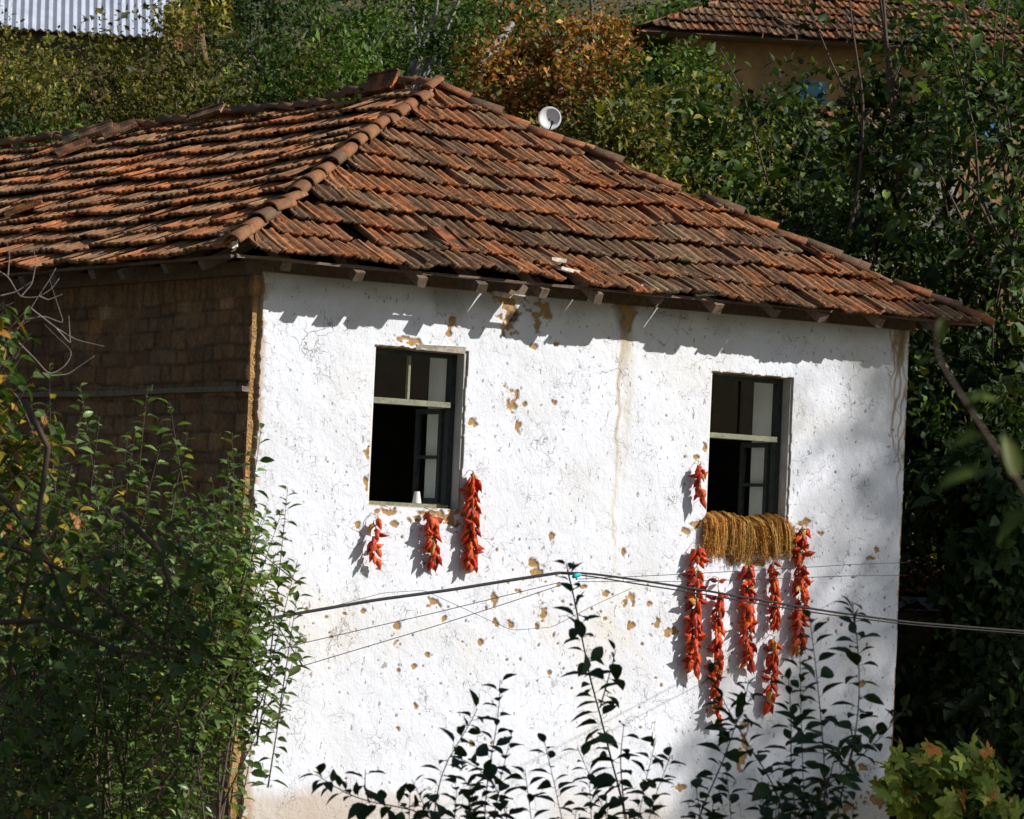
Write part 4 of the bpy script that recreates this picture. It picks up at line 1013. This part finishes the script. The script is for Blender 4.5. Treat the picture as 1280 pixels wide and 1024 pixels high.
    sh.mb.tube([rp_-[0, 0, .2], rp_*.5+at(-60, 800, D)*.5, at(-60, 660, D)], [.09, .06, .03], 8)
    root = empty('shaded_apple_tree', rp_, 'dark shaded apple tree with long near-level limbs at the lower left', 'tree')
    sh.build(root, ([(.05, .085, .025), (.07, .11, .03), (.20, .18, .03)], [3, 3, .4]), 'leaf')
    for ch in root.children: ch.location = -Vector(rp_)
    # bare branches
    D = 16.0; mb = MB(); bt = at(-60, 520, D)
    segs = [[(-40,480),(0,440),(30,400),(48,370),(62,350),(70,335)], [(30,400),(55,395),(80,405),(62,350)], [(38,385),(70,410),(95,425),(130,433)], [(20,425),(45,450),(62,470),(82,458),(92,440),(75,425),(55,405)],
            [(-20,330),(10,345),(25,372),(48,372),(66,360),(74,348)], [(62,470),(85,468),(118,445)], [(25,372),(40,355),(45,330),(42,310)], [(0,370),(20,365),(40,352)], [(70,410),(88,430),(86,395)], [(-40,560),(-10,480),(20,490),(42,540),(44,560)],[(10,345),(12,320),(8,300)],[(48,370),(60,375),(78,368)]]
    for s_ in segs:
        Q, L = arc([at(x, y, D+.02*i) for i, (x, y) in enumerate(s_)], 26); mb.tube(Q, np.linspace(.0032, .0011, len(Q)), 4)
    base = at(-60, 900, D); mb.tube([[base[0], base[1], float(ground_z(base[0], base[1]))], at(-60, 700, D), at(-40, 480, D)], [.03, .015, .006], 5)
    root = mb.build('bare_branches', MAT['drytwig'], None, smooth=True)
    tag(root, 'pale leafless twigs curling over the shaded mud brick wall', 'branch')
left_bushes()

# vine at the right
def vines():
    r = np.random.default_rng(88)
    for lab, D, pts, n, pal, sz, cat in [
        ('grape vine, coloured as if sunlit, with yellow green and orange leaves at the lower right', 34.6, [(1128,965,20,22),(1160,955,30,20),(1200,950,34,20),(1235,965,20,24),(1180,990,50,28),(1140,998,28,24),(1210,1000,50,25),(1260,1010,30,18)], 300, ([(.20, .27, .045), (.30, .35, .06), (.44, .38, .07), (.60, .24, .06), (.10, .16, .03)], [4, 3, 1.2, .5, 3]), .155, 'vine'),  # leaf colours brightened to paint in sunlight
        ('shaded grape vine with large dark leaves hanging right of the wall', 37.2, [(1225,690,25,30),(1200,745,16,22),(1240,800,34,70),(1190,880,26,30),(1250,640,30,60),(1260,900,30,60),(1165,900,16,30),(1255,740,30,60),(1235,870,40,40),(1265,680,26,90)], 750, ([(.04, .075, .02), (.06, .10, .025), (.03, .055, .018)], [3, 1.2, 3]), .17, 'vine')]:  # darker leaf colours carry this vine's shade
        P = []
        for k in range(n):
            x, y, rx, ry = pts[r.integers(len(pts))]; P.append(at(x+r.normal(0, .6)*rx, y+r.normal(0, .6)*ry, D+r.uniform(-.5, .5)))
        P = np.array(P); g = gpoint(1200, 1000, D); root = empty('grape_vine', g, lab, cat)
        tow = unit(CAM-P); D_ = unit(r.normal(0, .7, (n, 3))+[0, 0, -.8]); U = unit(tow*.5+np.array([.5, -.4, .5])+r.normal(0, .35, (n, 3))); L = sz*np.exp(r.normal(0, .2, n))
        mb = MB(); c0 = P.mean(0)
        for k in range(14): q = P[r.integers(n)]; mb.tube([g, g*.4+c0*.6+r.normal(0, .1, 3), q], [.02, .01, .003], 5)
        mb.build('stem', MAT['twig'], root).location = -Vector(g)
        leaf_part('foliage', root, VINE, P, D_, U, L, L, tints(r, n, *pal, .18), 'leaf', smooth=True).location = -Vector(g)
    # blurred twig close to the camera at the right
    D = 4.3; sh = Shoots(91)
    Q = [at(x, y, D) for x, y in [(1300,650),(1275,605),(1240,555),(1208,505),(1180,462),(1165,430),(1172,402)]]
    sh.mb.tube(arc(Q, 20)[0], np.linspace(.0030, .0016, 20), 7)
    for x, y, dx, dy, s_ in [(1172,430,6,-34,.045),(1208,512,25,-30,.04),(1165,450,-22,2,.03),(1230,545,-45,8,.05),(1235,590,-70,12,.06),(1215,500,34,-5,.045),(1270,600,-10,-60,.04),(1290,640,-50,30,.06)]:
        p = at(x, y, D); q = at(x+dx, y+dy, D); sh.P.append(p); sh.D.append(unit(q-p)); sh.U.append(unit(np.array([0, 0, 1.])+FW*-.6)); sh.L.append(float(np.linalg.norm(q-p))); sh.Wd.append(float(np.linalg.norm(q-p))*.45)
    g = at(1300, 1500, D); g[2] = float(ground_z(g[0], g[1])); sh.mb.tube([g, at(1330, 800, D), at(1300, 650, D)], [.014, .009, .006], 6)
    root = empty('near_twig', g, 'out of focus reddish twig with small leaves close to the viewer on the right', 'twig')
    sh.build(root, ([(.13, .16, .03), (.09, .13, .03)], [1, 1]))
    for ch in root.children: ch.location = -Vector(g)
vines()

# ------------------------------------------------------------------ peppers
def pepper_meshes():
    out = []
    for k in range(7):
        r = np.random.default_rng(950+k); L = r.uniform(.10, .145); n, m = 10, 9
        bend = r.uniform(-.5, .5); tw = r.uniform(-2, 2); V = []
        ph = r.uniform(0, 6.28)
        c0 = np.array([(.50, .036, .006), (.38, .022, .006), (.58, .060, .007), (.24, .015, .007), (.60, .085, .010), (.46, .028, .006), (.50, .22, .05)][k])
        T = []
        for j in range(m):
            t = j/(m-1); rad = 0.033*(math.sin(math.pi*min(1, (t*.93+.12))**.8)**.7 if t < .97 else .1)*(1-.35*t) * r.uniform(.85, 1.1)
            if j == 0: rad = .010
            cx_ = bend*.05*math.sin(t*2); cz = -t*L
            for i in range(n):
                th = 2*math.pi*i/n + tw*t; f = 1+.25*math.cos(3*th+ph)+r.normal(0, .07); V.append((cx_+rad*f*math.cos(th), rad*f*.8*math.sin(th), cz)); T.append(c0)
        F = [(n*j+i, n*j+(i+1) % n, n*j+n+(i+1) % n, n*j+n+i)[::-1] for j in range(m-1) for i in range(n)]
        F4 = np.array(F); nb = len(V); nbf = len(F4)
        V.append((0, 0, -L*1.02)); T.append(c0); F3 = [(n*(m-1)+i, n*(m-1)+(i+1) % n, nb)[::-1] for i in range(n)]
        # stalk
        s0 = len(V); 
        for (zz, rr_) in ((-.004, .011), (.006, .009), (.02, .0035), (.038, .0035)):
            for i in range(5): th = 2*math.pi*i/5; V.append((rr_*math.cos(th)+zz*.2, rr_*math.sin(th), zz)); T.append((.38, .29, .12))
        FS = [(s0+5*j+i, s0+5*j+(i+1) % 5, s0+5*j+5+(i+1) % 5, s0+5*j+5+i) for j in range(3) for i in range(5)]
        me = mesh_np('pepper', np.array(V), [np.concatenate([F4, np.array(FS)]), np.array(F3)], [MAT['pepper'], MAT['stem']], {'tint': np.array(T)}, smooth=True, midx=[0]*nbf+[1]*len(FS)+[0]*len(F3))
        out.append(me)
    return out
PM = pepper_meshes()
def pepper_string(top, bot, wpx, n, label, seed, clusters=None, off=.075):
    r = np.random.default_rng(seed); a = on_y(*top, -off-.03); b = on_y(*bot, -off-.03); b[2] += .06
    root = empty('pepper_string', a, label, 'pepper string', 'strings of red peppers drying on the wall')
    mb = MB(); nail = np.array([0, off+.02, .05]); mb.tube([nail, (0, 0, .03), (0, 0, 0), (b-a)*.5+[.005, 0, 0], b-a], .003, 5); mb.build('cord', MAT['cord'], root)
    n = min(98, int(n*2.4))
    for k in range(n):
        t = (k+r.random()*.7)/n
        if clusters and any(lo < t < hi for lo, hi in clusters): continue
        p = (b-a)*t; th = r.uniform(0, 2*math.pi)
        tip = Vector((math.cos(th)*r.uniform(.2, .95)*wpx/28, math.sin(th)*r.uniform(.2, .7), -1.0 if r.random() < .8 else r.uniform(-.4, .3))).normalized()
        q = (-tip).to_track_quat('Z', 'Y').to_matrix().to_4x4() @ Matrix.Rotation(r.uniform(0, 6.28), 4, 'Z')
        s_ = r.uniform(.75, 1.12)*(.75+.25*wpx/28)*.92
        m = Matrix.Translation(Vector(p)+Vector((math.cos(th)*.026*wpx/28, math.sin(th)*.016, .01))) @ q @ Matrix.Scale(s_, 4)
        o = link('pepper', PM[int(r.choice(7, p=[.2, .18, .18, .12, .14, .13, .05]))], root); o.matrix_local = m
pepper_string((470,648), (467,712), 22, 6, 'shortest red pepper string, under the left end of the left window', 1)
pepper_string((538,642), (544,716), 28, 15, 'short bushy red pepper string under the right half of the left window', 2)
pepper_string((592,594), (588,718), 28, 34, 'full red pepper string beside the lower right corner of the left window', 3)
pepper_string((876,582), (874,634), 16, 8, 'small red pepper string beside the lower left of the right window', 4)
pepper_string((872,685), (866,846), 30, 42, 'long thick red pepper string, leftmost of the five under the broomcorn', 5, [(.12, .17)])
pepper_string((898,727), (896,910), 20, 36, 'longest thin red pepper string, hanging lowest on the wall', 6, [(.03, .08)])
pepper_string((935,707), (936,840), 28, 38, 'thick red pepper string in the middle under the broomcorn', 7)
pepper_string((966,704), (970,792), 18, 18, 'thin short red pepper string right of the middle one', 8)
pepper_string((968,800), (962,894), 19, 20, 'thin red pepper string hanging directly below another thin one', 9)
pepper_string((1003,661), (999,820), 29, 40, 'long red pepper string at the right corner of the right window', 10, [(.26, .30), (.62, .65)])

def broomcorn():
    r = np.random.default_rng(31); x0, x1, z0, z1 = WIN[1]
    root = empty('broomcorn_bundle', (x0, .1, z0+.04), 'golden broomcorn heads draped over the sill of the right window', 'broomcorn')
    zb = z0+.06
    for k in range(9):
        xc = x0-.03 + (x1-x0+.0)*(k+.5)/9; V = []; F = []; T = []; n = 0
        tone = r.uniform(.75, 1.25); lean = r.normal(.02, .07); kl = r.uniform(.85, 1.2)
        for s_ in range(430):
            of = float(np.clip(r.normal(0, .042), -.1, .1)); xs = min(max(xc + of, x0-.04), x1+.01); ln = max(.14, .31-1.5*abs(of))*r.uniform(.35, 1.15)*kl; bulge = .045*math.exp(-(of/.04)**2)
            y0_ = r.uniform(.0, .16); top = zb + r.uniform(-.01, .03) + .5*bulge + .045*abs(math.sin((xs-x0)/(x1-x0)*5.2+.5))
            yo = -.035-abs(r.normal(.015, .02))-bulge; dx = r.normal(lean, .02)+of*.5
            pts = np.array([(xs-dx*.3, y0_, top-.03), (xs, y0_*.3, top), (xs+dx*.25, yo, top-.03-ln*.10), (xs+dx*.6, yo-.015, top-.03-ln*.5), (xs+dx, yo-.005, top-.03-ln)])
            w_ = r.uniform(.0018, .0040); sd = np.array([math.cos(s_*1.3), math.sin(s_*1.3), 0])*w_
            for j, p in enumerate(pts):
                q = p+r.normal(0, .004, 3); V += [q-sd*(1-.12*j), q+sd*(1-.12*j)]
                T += [np.array([(.52, .24, .045), (.62, .32, .07), (.36, .15, .03), (.68, .42, .13)][s_ % 4])*tone]*2
            for j in range(4): a = n+2*j; F.append((a, a+1, a+3, a+2))
            n += 10
            # seeds clustered on the strand
            for j in range(5):
                t = r.uniform(.35, 1); c = pts[2]*(1-t)+pts[4]*t + r.normal(0, .006, 3); e = .0045
                V += [c+[-e, 0, 0], c+[0, -e*.6, e*1.5], c+[e, 0, 0], c+[0, -e*.6, -e*1.5]]; T += [np.array([.42, .22, .05])*tone*r.uniform(.6, 1.3)]*4; F.append((n, n+1, n+2, n+3)); n += 4
        me = mesh_np('seed_head', np.array(V)-np.array([x0, .1, z0+.04]), np.array(F), [MAT['straw']], {'tint': np.array(T)}); link('seed_head', me, root)
broomcorn()
def cup():
    x0, x1, z0, z1 = WIN[0]; p = on_y(521, 626, .16); mb = MB()
    rr = [.040, .038, .030, .024, .022, .0]; zz = [0, .012, .055, .095, .10, .10]
    n = 16; V = [(p[0]+r_*math.cos(2*math.pi*i/n), .16+r_*math.sin(2*math.pi*i/n), z0+.037+z_) for r_, z_ in zip(rr, zz) for i in range(n)]
    F = [(n*j+i, n*j+(i+1) % n, n*j+n+(i+1) % n, n*j+n+i) for j in range(5) for i in range(n)]
    mb.add(V, F); o = mb.build('upturned_cup', MAT['cup'], None, smooth=False); tag(o, 'small white upturned cup standing on the sill of the left window', 'cup')
cup()

# ------------------------------------------------------------------ cables
def wires():
    yy = -3.4
    def line(pl, rad, name, label, mat='wire', grp='thin wires in front of the wall', y0=yy, sag=0):
        P = [on_y(*q[:2], y0 if len(q) == 2 else q[2]) for q in pl]; Q, L = arc(P, 110); mb = MB(); mb.tube(Q, rad, 6); o = mb.build(name, MAT[mat], None, smooth=True); tag(o, label, 'cable', grp)
    line([(-500,905),(150,806),(360,769),(470,750),(560,738),(640,725),(700,716)], .013, 'power_cable', 'thick grey cable rising from the apple bush to the teal clip', 'cable', 'grey power cables')
    line([(700,716),(730,716),(790,724),(880,738),(960,752),(1040,765),(1137,778),(1290,790),(1900,815)], .0095, 'power_cable', 'upper grey cable running right from the teal clip past the wall corner', 'cable', 'grey power cables')
    line([(700,717),(730,719),(790,729),(880,743),(960,757),(1040,769),(1137,781),(1290,793),(1900,818)], .006, 'power_cable', 'lower dark cable twin running right from the teal clip', 'cable', 'grey power cables')
    line([(-500,1065),(150,870),(370,806),(540,767),(700,728)], .0032, 'thin_wire', 'thin wire sloping up to the clip, upper of the two on the left')
    line([(-500,1110),(150,905),(360,838),(540,784),(640,752),(702,731)], .0032, 'thin_wire', 'thin wire sloping up to the clip, lower of the two on the left')
    line([(722,724),(850,718),(980,711),(1060,706),(1136,703,-.06)], .0028, 'thin_wire', 'topmost thin wire running right across the pepper strings')
    line([(722,727),(850,727),(980,723),(1060,720),(1135,719,-.06)], .0028, 'thin_wire', 'second thin wire running right, just above the grey cables')
    line([(420,757),(480,741),(530,738),(600,770),(640,788),(690,784),(740,758),(790,735)], .0020, 'thin_wire', 'loose thin wire looping below the thick cable')
    # the thin prop pole behind the tallest shoot that lifts the cables
    pp = [on_y(x, y, yy+.03) for x, y in [(709,712),(716,740),(728,800),(738,850),(752,900),(764,950),(778,1000),(790,1050)]]; a = pp[-1]; g = np.array([a[0]+.1, a[1], float(ground_z(a[0], a[1]))-.2]); mb = MB(); mb.tube(pp+[g], [.005]*8+[.012], 6)
    o = mb.build('prop_pole', MAT['timber'], None, smooth=True); tag(o, 'slim bent stick behind the tallest apple shoot holding up the cable', 'pole')
    p = on_y(720, 720, yy-.02); mb = MB(); mb.tube([p+[-.03, 0, -.012], p+[-.01, 0, 0], p+[.02, 0, .008], p+[.045, 0, .012]], [.010, .018, .018, .010], 8)
    mb.tube([p+[.0, -.01, -.03], p+[.0, 0, .02]], .007, 6)
    o = mb.build('insulator', MAT['teal'], None, smooth=True); tag(o, 'small teal plastic clip at the peak of the cable', 'clip')
wires()

# ------------------------------------------------------------------ buildings on the hillside
def yawed(o, a): o.rotation_euler = (0, 0, a)
def far_house(px, yeave, D, w, d, hw, rise_, ov, yaw, label, wall, windows, seed, cat='house', kind='hip', roofmat='tile'):
    """front eave centre sits at pixel (px, yeave) at distance D; front faces local -y"""
    c = at(px, yeave, D); root = empty('hillside_house', (c[0], c[1], c[2]-hw), label, cat); yawed(root, yaw)
    g = min(float(ground_z(c[0]+dx, c[1]+dy)) for dx in (-w/2, w/2) for dy in (0, d)); dep = max(0, c[2]-hw-g)+.5
    b = MB(); t = .3
    b.box((-w/2, 0, -dep), (w/2, t, hw)); b.box((-w/2, t, -dep), (-w/2+t, d-t, hw)); b.box((w/2-t, t, -dep), (w/2, d-t, hw)); b.box((-w/2, d-t, -dep), (w/2, d, hw))
    b.build('wall', MAT[wall], root)
    for (x, z, ww, wh, m) in windows:
        f = MB(); f.box((x-ww/2-.06, -.05, z-.06), (x+ww/2+.06, -.004, z)); f.box((x-ww/2-.06, -.05, z+wh), (x+ww/2+.06, -.004, z+wh+.06)); f.box((x-ww/2-.06, -.048, z), (x-ww/2, -.004, z+wh)); f.box((x+ww/2, -.048, z), (x+ww/2+.06, -.004, z+wh))
        fo = f.build('window', MAT[m], root); q = MB(); q.box((x-ww/2, -.02, z), (x+ww/2, -.006, z+wh)); q.build('pane', MAT['bluepaint' if m == 'bluepaint' else 'dark_paint'], fo)
    L = w+2*ov; hy = d/2+ov; Sf = math.hypot(hy, rise_); k = hy/Sf if kind == 'hip' else 0
    Ss = math.hypot(hy, rise_)
    if roofmat == 'tile':
        fs = [dict(O=(-w/2-ov, -ov, hw), ex=(1, 0, 0), es=(0, hy/Sf, rise_/Sf), L=L, Sl=Sf, kl=k, kr=k, seed=seed, tw=.26, gauge=.395),
              dict(O=(w/2+ov, d+ov, hw), ex=(-1, 0, 0), es=(0, -hy/Sf, rise_/Sf), L=L, Sl=Sf, kl=k, kr=k, seed=seed+1, tw=.26, gauge=.395)]
        if kind == 'hip':
            fs += [dict(O=(-w/2-ov, d+ov, hw), ex=(0, -1, 0), es=(hy/Sf, 0, rise_/Sf), L=d+2*ov, Sl=Sf, kl=k, kr=k, seed=seed+2, tw=.26, gauge=.395),
                   dict(O=(w/2+ov, -ov, hw), ex=(0, 1, 0), es=(-hy/Sf, 0, rise_/Sf), L=d+2*ov, Sl=Sf, kl=k, kr=k, seed=seed+3, tw=.26, gauge=.395)]
        ro = hip_roof(fs, 'roof', root, warp=False)
        b = MB(); hx = hy if kind == 'hip' else 0
        V = [(-w/2-ov, -ov, hw-.03), (w/2+ov, -ov, hw-.03), (w/2+ov, d+ov, hw-.03), (-w/2-ov, d+ov, hw-.03), (-w/2-ov+hx, d/2, hw+rise_-.05), (w/2+ov-hx, d/2, hw+rise_-.05)]
        b.add(V, [(0, 1, 5, 4), (2, 3, 4, 5), (0, 4, 3), (1, 2, 5), (0, 3, 2, 1)]); b.build('roof_boarding', MAT['timber'], ro)
    else:
        V, F = [], []; n = int(L/.07); rows = [(-ov, hw), (d/2, hw+rise_), (d+ov, hw)]
        for i in range(n+1):
            x = -w/2-ov+L*i/n; dz = .022*(1 if i % 2 else -1)
            for (yy_, zz_) in rows: V.append((x, yy_, zz_+dz))
        for i in range(n):
            for j in range(2): a = 3*i+j; F.append((a, a+3, a+4, a+1))
        V2 = [(x, y, z-.012) for x, y, z in V]; F2 = [tuple(q+len(V) for q in f[::-1]) for f in F]
        b = MB(); b.add(np.array(V+V2), F+F2); b.build('roof', MAT['metalroof'], root)
        b = MB(); b.box((w/2-.1, -.06, -dep), (w/2+.05, -.005, hw-.05)); b.build('corner_post', MAT['timber'], root)
    return root
yw = -YAW
far_house(1090, 60, 60, 6.2, 4.5, 2.6, 1.35, .6, yw+R(6), 'ochre mud house with tiled roof and small blue window half hidden by trees', 'ochre', [(-.9, 1.75, .3, .22, 'bluepaint'), (1.9, 1.3, .28, .32, 'bluepaint'), (.2, 1.2, .5, .8, 'timber')], 21)
far_house(1110, 172, 52, 2.0, 2.4, 1.6, .75, .3, yw+R(10), 'low stone shed with small tiled roof below the ochre house', 'stone', [], 31, 'shed')
far_house(850, 92, 66, 2.6, 4.0, 2.2, 1.0, .7, yw-R(25), 'brown house with dark overhanging eave left of the ochre house', 'brownwall', [], 41)
far_house(55, 40, 68, 4.2, 3.4, 2.4, 1.6, .3, yw+R(8), 'shed with ribbed silver metal roof at the top left', 'brownwall', [], 51, 'shed', 'gable', 'metal')
def plank_wall():
    b = MB(); p = at(228, 36, 60); 
    for k in range(5): b.box((-.30+k*.11, -.02-.004*(k % 2), -.35), (-.30+k*.11+.105, .02, .42-.07*abs(k-1)), (1+.2*(k % 3), 1, .8), .006)
    b.beam((.17, -.05, .6), (.42, -.05, -.6), .06, .06); b.box((-.28, .02, -4.5), (-.2, .1, .3)); b.box((.12, .02, -4.5), (.2, .1, .3))
    o = b.build('plank_screen', wood_mat('tan_planks', (.42, .25, .12)), None, loc=p); o.rotation_euler = (0, 0, yw); tag(o, 'tan plank screen with a slanting pole beside the metal roofed shed', 'screen')
plank_wall()
def lower_shed():
    c = at(1172, 759, 37.6); root = empty('garden_shed', (c[0], c[1], 0), 'low brown shed with an orange tile edge seen past the wall corner', 'shed'); yawed(root, yw)
    h = c[2]
    b = MB(); b.box((-.9, 0, -.2), (.9, .2, h-.05)); b.box((-.9, .2, -.2), (-.7, 1.6, h-.05)); b.box((.7, .2, -.2), (.9, 1.6, h-.05)); b.build('wall', MAT['brownwall'], root)
    b = MB(); b.box((-1.0, -.06, h-.04), (1.0, -.01, h+.09)); b.build('fascia', simple('pale_blue_paint', (.45, .55, .68), .7, 5, .15, 0), root)
    ro = hip_roof([dict(O=(-1.05, -.2, h+.11), ex=(1, 0, 0), es=(0, .985, .17), L=2.1, Sl=2.0, kl=0, kr=0, seed=61)], 'roof', root, warp=False)
lower_shed()
def sat_dish():
    D = 42.5; c = at(687, 148, D); g = float(ground_z(c[0], c[1])); root = empty('satellite_dish', (c[0], c[1], g), 'small round white satellite dish on a pole behind the right hip', 'satellite dish')
    h = c[2]-g; b = MB(); b.tube([(0, .06, -.2), (0, .06, h)], .025, 8); b.build('mast', MAT['bark_grey'], root)
    n = 24; V = []; r0 = .13
    for j in range(5):
        rr_ = r0*j/4
        for i in range(n): th = 2*math.pi*i/n; V.append((rr_*math.cos(th), .05*(1-(j/4)**2), h+rr_*math.sin(th)))
    F = [(n*j+i, n*j+(i+1) % n, n*j+n+(i+1) % n, n*j+n+i) for j in range(4) for i in range(n)]
    b = MB(); b.add(V, F); o = b.build('dish', MAT['dish'], root, smooth=True)
    m = o.modifiers.new('s', 'SOLIDIFY'); m.thickness = .01
    b = MB(); b.tube([(0, .04, h-.15), (0, -.2, h-.08)], .008, 6); b.box((-.015, -.22, h-.09), (.015, -.18, h-.05)); b.build('feed_arm', MAT['cable'], root)
    yawed(root, yw+R(8))
sat_dish()
